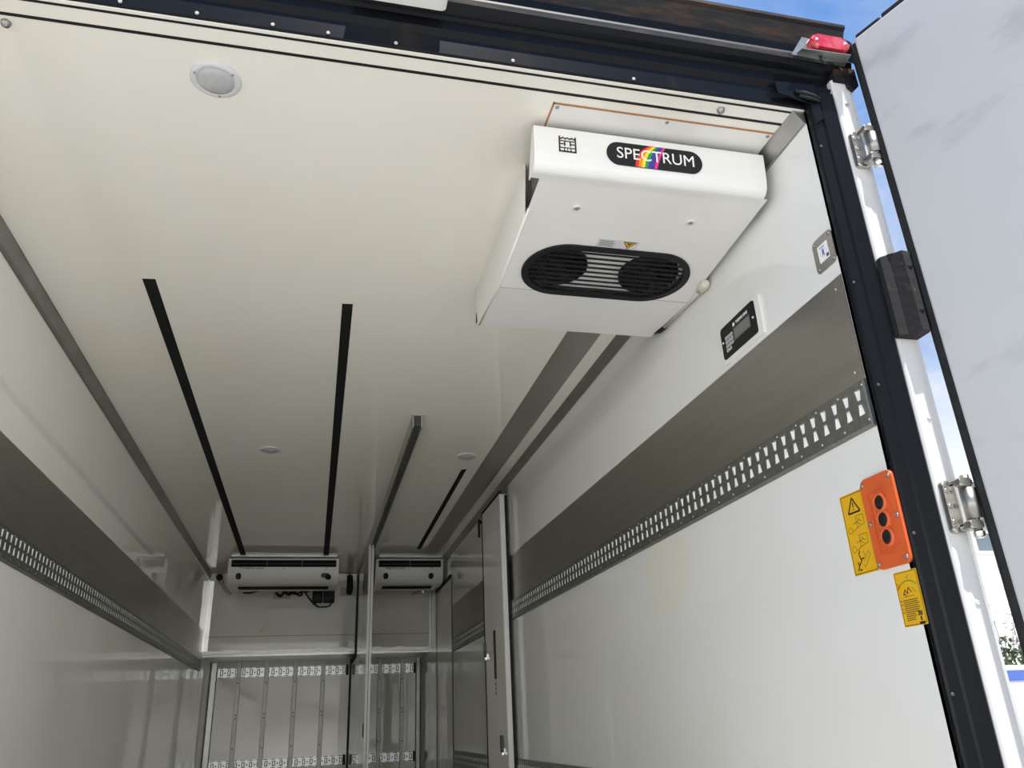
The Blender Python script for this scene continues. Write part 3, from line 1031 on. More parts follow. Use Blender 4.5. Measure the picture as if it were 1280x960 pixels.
# grille: rim, white backing with two fan mouths, bars, wire rings
gr = MB()
gr.ring(FB, stadium(0.614, 0.294), stadium(0.566, 0.246), -0.006, 0.007, M_BLACK)
grille = gr.build('grille', M_BLACK, cu)
mb = MB()
cL, cR, rf_ = -0.182, 0.160, 0.108
bpts = stadium(0.575, 0.255)
mb.prism(FB, bpts, -0.024, -0.022, M_UNIT)
mb.build('backing', M_UNIT, grille)
for cx in (cL, cR):
    fan = MB()
    q = FB.at(cx, 0, 0)
    fan.lathe(q, [(rf_, -0.0215), (rf_, -0.006), (rf_ - 0.005, -0.006), (rf_ - 0.005, -0.021), (0.0, -0.021)], M_BLACK, 40)
    fan.lathe(q, [(0.036, -0.021), (0.036, -0.012), (0.030, -0.010), (0, -0.010)], M_BLACK, 24)
    for k in range(7):
        t0 = 2 * PI * k / 7
        c_ = [(0.034, t0, -0.020), (0.098, t0 + 0.10, -0.020), (0.099, t0 + 0.62, -0.010), (0.034, t0 + 0.75, -0.011)]
        fan.face([q(r * math.cos(t), r * math.sin(t), z) for r, t, z in c_], M_BLACK)
    fb_ = fan.build('fan', M_BLACK, grille)
    mb = MB()
    for r in (0.045, 0.066, 0.086, 0.104):
        mb.tube([q(r * math.cos(2 * PI * k / 32), r * math.sin(2 * PI * k / 32), -0.006) for k in range(33)], 0.0014, M_BLACK, 5, False)
    mb.build('fan_guard', M_BLACK, fb_)
mb = MB()
for k in range(9):
    b = -0.105 + 0.210 * k / 8
    half = 0.158 + math.sqrt(max(0.0, 0.124 ** 2 - b * b))
    mb.box(FB, -half, half, b - 0.0042, b + 0.0042, -0.002, 0.002, M_BLACK, 0.0012)
mb.build('bars', M_BLACK, grille)

# drain tube on the right wall beside the unit
dt = thing('drain_tube', (1.33, 2.48, 2.255), 'pale drain tube running along the right wall from the big cooling unit', 'tube')
mb = MB()
mb.tube([(1.332, 2.66, 2.268), (1.331, 2.5, 2.262), (1.330, 2.32, 2.250)], 0.009, M_TUBE, 12)
mb.build('tube', M_TUBE, dt)
mb = MB()
mb.tube([(1.330, 2.335, 2.251), (1.326, 2.30, 2.247), (1.322, 2.275, 2.246), (1.320, 2.262, 2.246)], [0.012, 0.016, 0.017, 0.012], M_PIPE, 12)
mb.build('end_plug', M_PIPE, dt)
mb = MB()
mb.tube([(1.333, 2.655, 2.268), (1.330, 2.70, 2.272), (1.322, 2.75, 2.29)], 0.011, M_BLACK, 10)
mb.build('rubber_boot', M_BLACK, dt)

# ================================================================== FAR EVAPORATORS
def far_unit(x0, x1, ribs, knobs, label):
    t = thing('evaporator', ((x0 + x1) / 2, 8.9, H), label, 'cooling unit', 'slim cooling units at the far end')
    yf = 8.40
    # casing: rounded lower front corner
    prof = [(yf + 0.01, 2.432), (yf, 2.424), (yf + 0.012, 2.300)]
    for k in range(7):
        a = math.radians(188 + 74 * k / 6)
        prof.append((yf + 0.135 + 0.12 * math.cos(a), 2.300 + 0.115 * math.sin(a)))
    prof += [(8.78, 2.190), (8.80, 2.21), (9.22, 2.23), (9.26, 2.26), (9.26, 2.432)]
    mb = MB()
    mb.prism(PYZ, prof, x0, x1, None)
    cs = mb.build('casing', M_UNITF, t)
    mb = MB()
    mb.box(WORLD, x0 + 0.03, x1 - 0.02, 8.33, 9.38, 2.433, 2.4495)
    mb.build('mounting_plate', M_ALU, t)
    fq = Frame((x0, yf, 0), (1, 0, 0), (0, 0, 1))
    w = x1 - x0
    mb = MB()
    mb.ring(fq, rrect(0.03, w - 0.025, 2.345, 2.412, 0.006, 3), rrect(0.038, w - 0.033, 2.351, 2.406, 0.005, 3), -0.012, 0.005, M_TAPE)
    mb.box(fq, 0.036, w - 0.031, 2.349, 2.408, -0.012, -0.006 + 0.0075, M_TAPE)
    for k in range(ribs):
        a = 0.03 + (w - 0.055) * (k + 1) / (ribs + 1)
        mb.box(fq, a - 0.005, a + 0.005, 2.350, 2.407, 0.0, 0.005, M_CHAN)
    mb.box(fq, 0.038, w - 0.033, 2.372, 2.377, 0.0, 0.0035, M_CHAN)
    mb.build('air_outlet', M_TAPE, t)
    text('lettering', 'THERMO KING', fq.at(0.24 if w > 0.9 else 0.20, 2.330, -0.004), 0.024, M_INK, cs, 0.0008, 0.0, fit=0.21)
    for a in (0.12, w * 0.5, w - 0.12):
        screw(fq.at(a, 2.336 if a != w * 0.5 else 2.330, -0.007), 0.006, cs, M_CHAN)
    for a in knobs:
        mb = MB()
        q = fq.at(a, 2.256, -0.018)
        mb.prism(q, [(p[0], p[1]) for p in rrect(-0.026, 0.026, -0.032, 0.030, 0.024, 6)], -0.005, 0.012, M_BLACK, 0.004)
        mb.build('plug', M_BLACK, t)
    mb = MB()
    mb.box(WORLD, x0 + 0.09, x1 - 0.09, 8.64, 8.75, 2.174, 2.190, None, 0.005)
    mb.build('air_inlet', M_TAPE, t)
    return t


e1 = far_unit(-0.835, 0.240, 2, (0.105,), 'longer slim white cooling unit on the far ceiling, left of the partition')
e2 = far_unit(0.615, 1.318, 1, (0.105, 0.575), 'shorter slim white cooling unit on the far ceiling, right of the partition')
# loose cover cap on the longer unit
mb = MB()
q = Frame((-0.835, 8.40, 0), (1, 0, 0), (0, 0, 1)).at(0.945, 2.262, -0.018)
mb.prism(q, stadium(0.085, 0.045), 0, 0.010, M_CHAN)
mb.lathe(q.at(0.03, -0.022, 0.005), [(0.028, 0), (0.028, 0.03), (0.02, 0.036), (0, 0.036)], M_BLACK, 16)
mb.box(q, 0.012, 0.046, -0.062, -0.036, 0.004, 0.03, M_UNITF)
mb.build('plug', M_CHAN, e1)['label'] = 'opened plug with its grey cap turned aside'

# ================================================================== UPPER FRONT WALL FITTINGS
def socket(x0, x1, z0, z1, label):
    t = thing('recessed_socket', ((x0 + x1) / 2, YU, z0), label, 'socket', 'recessed sockets')
    f = FR_F(0, 0)
    mb = MB()
    mb.ring(f, rrect(x0, x1, z0, z1, 0.008, 3), rrect(x0 + 0.02, x1 - 0.02, z0 + 0.02, z1 - 0.018, 0.004, 3), 0.0, 0.012, M_SOCKET)
    mb.build('frame', M_SOCKET, t)
    mb = MB()
    mb.box(f, x0 + 0.015, x1 - 0.015, z0 + 0.015, z1 - 0.012, 0.0, 0.004, M_SOCKET)
    mb.build('back_plate', M_SOCKET, t)
    return t


s1 = socket(-0.43, -0.245, 2.175, 2.285, 'cream recessed socket with cables under the longer far cooling unit')
s2 = socket(0.300, 0.470, 2.205, 2.302, 'cream recessed socket that the black hose enters near the partition')
fu = FR_F(0, 0)
mb = MB()
mb.tube([fu(0.398, 2.50 - 0.08, 0.04), fu(0.398, 2.36, 0.055), fu(0.402, 2.29, 0.05), fu(0.398, 2.25, 0.03), fu(0.395, 2.235, 0.008)], [0.032, 0.034, 0.035, 0.033, 0.03], M_RUBBER, 12)
tag(mb.build('hose', M_RUBBER), 'short thick black hose bent into the wall socket near the partition', 'hose')
cb = thing('fan_box', (0.115, YU, 2.12), 'black twin box hung below the longer far cooling unit', 'black box')
for x0, x1 in ((-0.005, 0.105), (0.115, 0.235)):
    mb = MB()
    mb.box(fu, x0, x1, 2.125, 2.282, 0.002, 0.10, M_BLACK, 0.008)
    mb.ring(fu.at((x0 + x1) / 2, 2.215, 0.10), circle(0.045, 20), circle(0.030, 20), 0, 0.004, M_BLACK)
    mb.build('housing', M_BLACK, cb)


def cable(pts, r, label):
    # smooth the path
    P = [Vector(p) for p in pts]
    out = []
    for k in range(len(P) - 1):
        p0, p1, p2, p3 = P[max(k - 1, 0)], P[k], P[k + 1], P[min(k + 2, len(P) - 1)]
        for j in range(6):
            t = j / 6
            out.append(0.5 * ((2 * p1) + (p2 - p0) * t + (2 * p0 - 5 * p1 + 4 * p2 - p3) * t * t + (3 * p1 - p0 - 3 * p2 + p3) * t ** 3))
    out.append(P[-1])
    mb = MB()
    mb.tube(out, r, M_BLACK, 7)
    return tag(mb.build('cable', M_BLACK), label, 'cable', 'cables on the upper front wall')


cable([fu(-0.75, 2.245, .012), fu(-0.68, 2.243, .012), fu(-0.60, 2.262, .012), fu(-0.50, 2.288, .012)], 0.009, 'loose black cable end left of the cabled socket')
cable([fu(-0.40, 2.24, .02), fu(-0.35, 2.20, .045), fu(-0.31, 2.245, .05), fu(-0.26, 2.22, .04), fu(-0.20, 2.26, .03)], 0.014, 'thick black cable coiled inside the cabled socket')
cable([fu(-0.27, 2.26, .02), fu(-0.19, 2.225, .03), fu(-0.10, 2.25, .025), fu(-0.05, 2.19, .02), fu(0.01, 2.12, .03), fu(0.06, 2.09, .03)], 0.009, 'black cable drooping from the socket to under the twin box')
cable([fu(-0.22, 2.28, .02), fu(-0.16, 2.21, .035), fu(-0.12, 2.22, .035), fu(-0.14, 2.26, .03), fu(-0.06, 2.255, .02), fu(0.0, 2.285, .02)], 0.010, 'black cable looping between the socket and twin box top')
cable([fu(0.03, 2.125, .05), fu(0.05, 2.085, .05), fu(0.12, 2.08, .05), fu(0.18, 2.09, .05), fu(0.205, 2.125, .05)], 0.007, 'thin black cable looped under the twin box')
cable([fu(0.79 - 0.08, 2.30, .03), fu(0.79, 2.275, .02), fu(0.86, 2.265, .012), fu(0.95, 2.30, .02)], 0.004, 'thin cable below the shorter far cooling unit')
# elbow drains
for x, s, lb in ((-0.99, 1, 'small drain elbow left of the longer far cooling unit'), (1.20, -1, 'small drain elbow under the right end of the shorter far cooling unit')):
    t = thing('drain_elbow', (x, YU, 2.3), lb, 'pipe', 'drain elbows')
    mb = MB()
    if s > 0:
        mb.tube([(x - 0.005, 9.28, 2.385), (x + 0.01, 9.32, 2.36), (x + 0.03, 9.36, 2.31), (x + 0.075, 9.39, 2.255), (x + 0.11, 9.41, 2.235)], 0.017, M_TUBE, 10)
    else:
        mb.tube([(x + 0.12, 9.32, 2.36), (x + 0.10, 9.33, 2.31), (x + 0.06, 9.34, 2.26), (x - 0.02, 9.37, 2.235), (x - 0.09, 9.41, 2.215)], 0.017, M_TUBE, 10)
    mb.build('tube', M_TUBE, t)
    mb = MB()
    p = (x - 0.01, 9.275, 2.39) if s > 0 else (x + 0.03, 9.335, 2.245)
    mb.lathe(Frame(p, (1, 0, 0), (0, 0, 1)), [(0.034, -0.02), (0.034, 0.02), (0.022, 0.026), (0, 0.026)], M_BLACK if s > 0 else M_ALUL, 14)
    mb.build('collar', M_BLACK, t)
# bolts with yellowed washers
for x, z, lb in ((-0.513, 1.845, 'yellowed round bolt on the upper front wall, left of the partition'), (0.789, 1.849, 'yellowed round bolt on the upper front wall, right of the partition')):
    t = thing('wall_bolt', (x, YU, z), lb, 'bolt', 'yellowed bolts')
    mb = MB()
    mb.lathe(FR_F(x, z), [(0.026, 0), (0.026, 0.004), (0.022, 0.006), (0.014, 0.006), (0.014, 0.005), (0, 0.005)], M_BRASS, 20)
    mb.build('washer', M_BRASS, t)
    mb = MB()
    mb.prism(FR_F(x, z), circle(0.0115, 6), 0.005, 0.014, M_SCREW)
    mb.build('nut', M_SCREW, t)

# ================================================================== RIGHT WALL FITTINGS
# control panel
cp_ = thing('control_panel', (XR, 2.13, 1.92), 'black keypad control panel with a small screen on the right wall', 'control panel')
fr = FR_R(2.128, 1.982).turn(math.radians(0))
mb = MB()
mb.prism(fr, rrect(-0.122, 0.140, -0.072, 0.066, 0.006), 0, 0.008, M_UNIT, 0.003)
mb.build('backing_plate', M_UNIT, cp_)
mb = MB()
mb.prism(fr.at(0, 0, 0.008), rrect(-0.113, 0.113, -0.057, 0.059, 0.010), 0, 0.004, M_BLACK, 0.0015)
fp_ = mb.build('faceplate', M_BLACK, cp_)
q = fr.at(0, 0, 0.012)
mb = MB()
mb.ring(q, rrect(-0.028, 0.082, -0.022, 0.024, 0.003, 3), rrect(-0.024, 0.078, -0.018, 0.020, 0.002, 3), 0, 0.0012, M_CHAN)
mb.prism(q, rrect(-0.024, 0.078, -0.018, 0.020, 0.002, 3), 0, 0.0004, M_LCD)
mb.build('screen', M_LCD, cp_)
text('lettering', 'THERMO KING', q.at(0.034, 0.036, 0.0), 0.015, M_WHITE, fp_, 0.0003, 0.0002, fit=0.078)
mb = MB()
mb.box(q, -0.026, -0.014, 0.030, 0.042, 0, 0.0005, M_WHITE)
mb.build('emblem', M_WHITE, fp_)
for r in range(4):
    for c in range(3):
        if r == 3 and c == 2:
            continue
        mb = MB()
        a, b = -0.078 + c * 0.018, 0.012 - r * 0.015
        mb.ring(q, rrect(a - 0.007, a + 0.007, b - 0.0055, b + 0.0055, 0.002, 2), rrect(a - 0.0055, a + 0.0055, b - 0.004, b + 0.004, 0.0015, 2), 0, 0.0008, M_WHITE)
        mb.box(q, a - 0.003, a + 0.003, b - 0.0016, b + 0.0016, 0, 0.0005, M_LENSRIM)
        mb.build('key', M_WHITE, cp_)
for a, b in ((0.101, 0.0), (-0.101, 0.004)):
    screw(q.at(a, b), 0.0045, fp_, M_ALUL)

# square steel switch plate
sw = thing('switch_plate', (XR, 1.644, 1.93), 'square steel plate with a white pictogram high on the right wall beside the doorway', 'switch plate')
fr = FR_R(1.646, 1.990)
mb = MB()
mb.prism(fr, rrect(-0.044, 0.046, -0.052, 0.052, 0.014), 0, 0.003, M_STEEL, 0.001)
mb.build('plate', M_STEEL, sw)
mb = MB()
mb.prism(fr, rrect(-0.022, 0.022, -0.026, 0.026, 0.001, 2), 0.003, 0.0045, M_WHITE)
for k, (a0, a1) in enumerate(((-0.013, 0.009),)):
    mb.box(fr, a0, a1, 0.0155, 0.0185, 0.0045, 0.0049, M_BLUE)
mb.prism(fr, [(-0.004, 0.008), (0.004, 0.010), (0.0035, 0.0), (0.005, -0.010), (0.0015, -0.011), (-0.001, -0.003), (-0.004, -0.010), (-0.006, -0.009), (-0.004, 0.0)], 0.0045, 0.0049, M_BLUE)
mb.ring(fr, circle(0.0135, 24, 0, -0.001), circle(0.0125, 24, 0, -0.001), 0.0045, 0.0048, M_LENS)
mb.box(fr, 0.011, 0.022, -0.022, -0.012, 0.0045, 0.0049, M_CHAN)
mb.build('label', M_WHITE, sw)
for a in (-0.033, 0.035):
    for b in (-0.040, 0.040):
        screw(fr.at(a, b, 0.003), 0.0055, sw)

# orange button plate
ob = thing('button_plate', (XR, 1.643, 1.117), 'orange plastic plate with three black buttons on the right wall', 'button plate')
fr = FR_R(1.6425, 1.228)
mb = MB()
out = rrect(-0.060, 0.060, -0.112, 0.112, 0.016)
mb.prism(fr, out, 0, 0.008, M_ORANGE, 0.003)
mb.ring(fr, rrect(-0.036, 0.036, -0.080, 0.078, 0.004, 3), rrect(-0.032, 0.032, -0.076, 0.074, 0.003, 3), 0.008, 0.011, M_ORANGE)
pl_ = mb.build('plate', M_ORANGE, ob)
for b in (0.042, 0.0, -0.042):
    mb = MB()
    g_ = fr.at(0.004, b, 0.008)
    mb.lathe(g_, [(0.025, 0.0), (0.0235, 0.006), (0.0195, 0.008), (0.0175, 0.007), (0.0165, 0.003)], M_ORANGE, 28)
    mb.build('collar', M_ORANGE, ob)
    mb = MB()
    mb.lathe(g_, [(0.0170, 0.0005), (0.0165, 0.005), (0.010, 0.0065), (0, 0.007)], M_BLACK, 24)
    mb.build('button', M_BLACK, ob)
for a in (-0.050, 0.050):
    for b in (-0.098, 0.0, 0.098):
        screw(fr.at(a, b, 0.008), 0.006, ob, M_SCREW)


def seg(mb, q, p0, p1, w, m=M_INK):
    d = Vector((p1[0] - p0[0], p1[1] - p0[1]))
    if d.length < 1e-6:
        return
    nrm = Vector((-d.y, d.x)).normalized() * w / 2
    pts = [(p0[0] + nrm.x, p0[1] + nrm.y), (p0[0] - nrm.x, p0[1] - nrm.y), (p1[0] - nrm.x, p1[1] - nrm.y), (p1[0] + nrm.x, p1[1] + nrm.y)]
    mb.face([q(p[0], p[1], 0.0012) for p in pts], m)


# tall yellow warning sticker
fr = FR_R(1.7525, 1.2215)
st = thing('warning_sticker', (XR, 1.7525, 1.118), 'tall yellow warning sticker with a black triangle left of the orange plate', 'sticker')
mb = MB()
mb.prism(fr, rrect(-0.048, 0.048, -0.103, 0.103, 0.002, 2), 0, 0.0008, M_YELLOW)
mb.build('film', M_YELLOW, st)
mb = MB()
for p0, p1 in (((-0.044, 0.099), (0.044, 0.099)), ((0.044, 0.099), (0.044, -0.099)), ((0.044, -0.099), (-0.044, -0.099)), ((-0.044, -0.099), (-0.044, 0.099))):
    seg(mb, fr, p0, p1, 0.0016)
T3 = [(0.0, 0.090), (-0.024, 0.052), (0.024, 0.052)]
for k in range(3):
    seg(mb, fr, T3[k], T3[(k + 1) % 3], 0.0045)
seg(mb, fr, (0, 0.078), (0, 0.065), 0.004)
seg(mb, fr, (0, 0.0615), (0, 0.0585), 0.004)
for oy in (0.018, -0.030):                       # two little lift drawings
    for p0, p1 in (((-0.004, 0.024), (0.026, 0.024)), ((0.026, 0.024), (0.026, 0.0)), ((0.026, 0.0), (-0.004, -0.006)), ((-0.004, -0.006), (-0.004, 0.024)),
                   ((-0.024, -0.012), (-0.004, -0.006)), ((-0.018, 0.006), (0.010, 0.012)), ((0.002, 0.018), (0.018, 0.006)), ((-0.004, 0.008), (0.012, 0.0))):
        seg(mb, fr, (p0[0] + 0.004, p0[1] + oy), (p1[0] + 0.004, p1[1] + oy), 0.0014, M_INKSOFT)
    for k in range(12):
        a, b = 2 * PI * k / 12, 2 * PI * (k + 1) / 12
        seg(mb, fr, (-0.028 + 0.008 * math.cos(a), oy - 0.008 + 0.008 * math.sin(a)), (-0.028 + 0.008 * math.cos(b), oy - 0.008 + 0.008 * math.sin(b)), 0.0012, M_INKSOFT)
for p0, p1 in (((-0.030, -0.092), (-0.022, -0.080)), ((-0.022, -0.080), (-0.010, -0.070)), ((-0.010, -0.070), (-0.016, -0.052)), ((-0.016, -0.052), (-0.010, -0.044)), ((-0.022, -0.080), (-0.026, -0.070)),
               ((-0.012, -0.066), (0.002, -0.064)), ((-0.024, -0.090), (-0.014, -0.092))):
    seg(mb, fr, p0, p1, 0.0035)
for p0, p1 in (((0.0, -0.072), (0.022, -0.050)), ((0.022, -0.050), (0.028, -0.058)), ((0.028, -0.058), (0.002, -0.086)), ((0.002, -0.086), (-0.006, -0.080)), ((0.004, -0.046), (0.006, -0.060))):
    seg(mb, fr, p0, p1, 0.0014, M_INKSOFT)
mb.build('print', M_INK, st)

# small yellow instruction sticker
fr = FR_R(1.6165, 1.040)
st = thing('instruction_sticker', (XR, 1.6165, 0.978), 'small yellow instruction sticker with a green arc under the orange plate', 'sticker')
mb = MB()
mb.prism(fr, rrect(-0.044, 0.034, -0.062, 0.062, 0.002, 2), 0, 0.0008, M_YELLOW)
mb.build('film', M_YELLOW, st)
mb = MB()
for p0, p1 in (((-0.041, 0.059), (0.031, 0.059)), ((0.031, 0.059), (0.031, -0.059)), ((0.006, -0.059), (-0.041, -0.059)), ((-0.041, -0.059), (-0.041, 0.059))):
    seg(mb, fr, p0, p1, 0.0012)
prevp = None
for k in range(15):
    t = math.radians(160 - 130 * k / 14)
    p = (-0.004 + 0.034 * math.cos(t), 0.014 + 0.025 * math.sin(t))
    if prevp:
        seg(mb, fr, prevp, p, 0.0024, M_REDINK if k < 4 else M_GREEN)
    prevp = p
for p0, p1 in (((-0.024, 0.008), (-0.016, 0.020)), ((-0.016, 0.020), (-0.010, 0.010)), ((-0.010, 0.010), (-0.004, 0.024)), ((-0.004, 0.024), (0.004, 0.012)), ((-0.024, 0.012), (-0.014, 0.006))):
    seg(mb, fr, p0, p1, 0.0022)
for p0, p1 in (((-0.004, 0.047), (-0.001, 0.044)), ((-0.001, 0.044), (0.005, 0.052)), ((-0.026, 0.004), (0.012, 0.004)), ((0.008, 0.024), (0.018, 0.010)), ((-0.039, 0.036), (-0.032, 0.030)), ((-0.032, 0.030), (-0.039, 0.024))):
    seg(mb, fr, p0, p1, 0.0012, M_INKSOFT)
for k in range(11):
    b = -0.004 - k * 0.0044
    seg(mb, fr, (-0.030, b), (random.uniform(0.016, 0.027) if k < 7 else random.uniform(-0.002, 0.008), b), 0.0020, M_INKSOFT)
    if k % 2 == 0 and k < 8:
        seg(mb, fr, (-0.038, b), (-0.034, b), 0.003, M_REDINK if k == 4 else M_CHAN)
seg(mb, fr, (0.010, -0.036), (0.024, -0.036), 0.010, M_INKSOFT)
seg(mb, fr, (0.017, -0.043), (0.017, -0.052), 0.005, M_INK)
seg(mb, fr, (0.008, -0.0575), (0.027, -0.0575), 0.006, M_INK)
mb.build('print', M_INK, st)

# ================================================================== REAR DOOR AND ITS HARDWARE
DD = Vector((0.327, -0.945, 0.0)).normalized()
FDo = Frame((1.494, 1.500, 0.0), DD, (0, 0, 1))        # a along the leaf, b up; n points away from the opening
if FDo.n.x > 0:
    inner = -1
else:
    inner = 1
DW, DT = 1.22, 0.075
lean = 0.024                                          # the leaf sags outward a little at the foot
dr = thing('rear_door', FDo(0.6, -0.05), 'large pale grey rear door leaf swung open on the right', 'door')


def DP(a, b, d):
    """a along leaf from the hinge edge, b height, d depth behind the inner face"""
    return FDo(a + lean * (2.66 - b) / 2.6, b, -inner * d)


def dbox(mb, a0, a1, b0, b1, d0, d1, m=None, bev=0.0):
    i = mb.mi(m)
    vs = [mb.bm.verts.new(DP(a, b, d)) for d in (d0, d1) for b in (b0, b1) for a in (a0, a1)]
    fs = []
    for q in ((0, 2, 3, 1), (4, 5, 7, 6), (0, 1, 5, 4), (2, 6, 7, 3), (0, 4, 6, 2), (1, 3, 7, 5)):
        f = mb.bm.faces.new([vs[k] for k in q])
        f.material_index = i
        fs.append(f)
    if bev:
        r = bmesh.ops.bevel(mb.bm, geom=list({e for f in fs for e in f.edges}), offset=bev, segments=2, affect='EDGES', profile=0.5)
        for f in r['faces']:
            f.material_index = i


mb = MB()
dbox(mb, 0.0, DW, -0.05, 2.665, 0.0, DT, M_DOOR, 0.006)
mb.build('leaf', M_DOOR, dr)
mb = MB()
dbox(mb, -0.026, 0.002, -0.05, 2.64, 0.010, DT - 0.012, M_RUBBER, 0.006)
dbox(mb, -0.016, 0.004, -0.05, 2.655, 0.002, 0.02, M_RUBBER, 0.004)
for k in range(14):                                    # ragged gasket along the top edge
    a0 = 0.0 + k * 0.088
    h = 0.016 + 0.012 * random.random()
    dbox(mb, a0, a0 + 0.084, 2.655, 2.665 + h, 0.012, DT - 0.01, M_RUBBER, 0.006)
dbox(mb, 0.0, DW, 2.655, 2.675, 0.014, DT - 0.01, M_RUBBER, 0.004)
sl = mb.build('gasket', M_RUBBER, dr)
mb = MB()
pts = [DP(-0.052, 2.700, 0.004), DP(-0.036, 2.705, -0.004), DP(-0.012, 2.665, -0.004), DP(-0.004, 2.60, 0.0), DP(-0.020, 2.585, 0.004), DP(-0.040, 2.62, 0.006)]
lo = [mb.bm.verts.new(p) for p in pts]
hi = [mb.bm.verts.new(p + FDo.n * (-inner) * 0.012) for p in pts]
mb.bm.faces.new(lo)
mb.bm.faces.new(hi[::-1])
for k in range(6):
    mb.bm.faces.new((lo[k], hi[k], hi[(k + 1) % 6], lo[(k + 1) % 6]))
mb.build('corner_flap', M_BUFF, dr)


def hinge(z0, z1, label):
    t = bpy.data.objects.new('hinge', None)
    t.empty_display_size = 0.05
    COL.objects.link(t)
    t.parent = dr
    t.location = Vector((XR + 0.12, 1.55, z0)) - dr.location
    t['label'] = label
    f = Frame((XR, 1.566, 0), (1, 0, 0), (0, 0, 1))
    mb = MB()
    mb.prism(f, rrect(0.102, 0.140, z0, z1, 0.010), 0.0003, 0.014, M_CHROME, 0.004)
    mb.prism(f, [(0.118, z0 + 0.012), (0.145, z0 + 0.016), (0.145, z1 - 0.016), (0.118, z1 - 0.012)], 0.012, 0.036, M_CHROME, 0.005)
    wing = mb.build('post_wing', M_CHROME, t)
    for k in range(3):
        screw(f.at(0.1095, z0 + (z1 - z0) * (0.2 + 0.3 * k), 0.014), 0.006, t, M_SCREW)
    mb = MB()
    for a, b in ((z0 + 0.002, z0 + 0.022), (z1 - 0.022, z1 - 0.002)):
        mb.prism(f, rrect(0.118, 0.154, a, b, 0.006), 0.018, 0.052, M_CHROME, 0.003)
    mb.tube([f(0.146, z0 - 0.006, 0.040), f(0.146, z1 + 0.006, 0.040)], 0.010, M_CHROME, 14)
    mb.lathe(Frame(f(0.146, z0 - 0.006, 0.040), (1, 0, 0), (0, -1, 0)), [(0.013, -0.002), (0.013, 0.008), (0.008, 0.012), (0, 0.012)], M_ALUL, 12)
    mb.build('knuckle', M_CHROME, t)
    mb = MB()
    mb.tube([f(0.146, z0 + 0.026, 0.040), f(0.146, z1 - 0.026, 0.040)], 0.017, M_SCREW, 16)
    mb.build('barrel', M_SCREW, t)
    return t


hinge(2.232, 2.352, 'stainless door hinge near the top of the white corner post')
hinge(1.178, 1.303, 'stainless door hinge on the white corner post beside the orange plate')
# rubber buffer
bf = thing('door_buffer', (XR + 0.10, 1.55, 1.66), 'thick worn black rubber buffer block on the white corner post', 'buffer')
f = Frame((XR, 1.566, 0), (1, 0, 0), (0, 0, 1))
mb = MB()
PB = Frame((XR, 1.566, 0), (1, 0, 0), (0, 1, 0))
mb.prism(PB, [(0.088, -0.0005), (0.088, -0.018), (0.098, -0.028), (0.110, -0.026), (0.116, -0.040), (0.124, -0.060), (0.148, -0.058), (0.156, -0.046), (0.156, -0.0005)], 1.688, 1.925, M_BUFF, 0.006)
mb.build('block', M_BUFF, bf)
for z in (1.875, 1.745):
    mb = MB()
    mb.lathe(Frame((XR + 0.137, 1.566 - 0.0592, z), (1, 0, 0), (0, 0, 1)), [(0.008, 0.0), (0.008, 0.0012), (0, 0.0012)], M_TAPE, 14)
    mb.build('bolt_hole', M_TAPE, bf)

# marker lamp on its bracket
ml_ = thing('marker_lamp', (1.42, 1.53, 2.63), 'red oblong marker lamp on a steel bracket at the top right frame corner', 'lamp')
f = Frame((0, 1.525, 0), (1, 0, 0), (0, 0, 1))
mb = MB()
mb.prism(f, [(1.285, 2.590), (1.335, 2.668), (1.475, 2.660), (1.475, 2.596), (1.40, 2.586)], -0.002, 0.0, M_GALV)
mb.prism(Frame((0, 0, 2.60), (1, 0, 0), (0, 1, 0)), [(1.296, 1.545), (1.312, 1.505), (1.47, 1.50), (1.478, 1.545)], -0.003, 0.0, M_GALV)
mb.build('bracket', M_GALV, ml_)
mb = MB()
mb.prism(f, rrect(1.345, 1.476, 2.612, 2.662, 0.024, 8), 0.0, 0.026, M_RED, 0.008)
ln = mb.build('lens', M_RED, ml_)
for x in (1.362, 1.458):
    screw(f.at(x, 2.638, 0.026), 0.005, ln, M_ALUL)
mb = MB()
mb.tube([(1.385, 1.52, 2.600), (1.38, 1.525, 2.590), (1.392, 1.53, 2.586), (1.40, 1.53, 2.592), (1.43, 1.53, 2.582)], 0.004, M_RUBBER, 6)
mb.build('wire', M_RUBBER, ml_)

# work lamp on the header, just inside the upper picture edge
wk = thing('work_lamp', (0.19, 1.52, 2.53), 'white work lamp on the overhead beam at the top edge of view', 'lamp')
f = Frame((0, 1.548, 0), (1, 0, 0), (0, 0, 1))
mb = MB()
mb.prism(f, rrect(0.02, 0.262, 2.562, 2.66, 0.016), 0.0, 0.045, M_UNIT, 0.008)
mb.build('housing', M_UNIT, wk)
mb = MB()
mb.prism(f, rrect(0.045, 0.215, 2.572, 2.65, 0.01), 0.045, 0.052, M_LENSRIM, 0.004)
mb.build('lens', M_LENSRIM, wk)
screw(f.at(0.240, 2.578, 0.045), 0.008, wk)

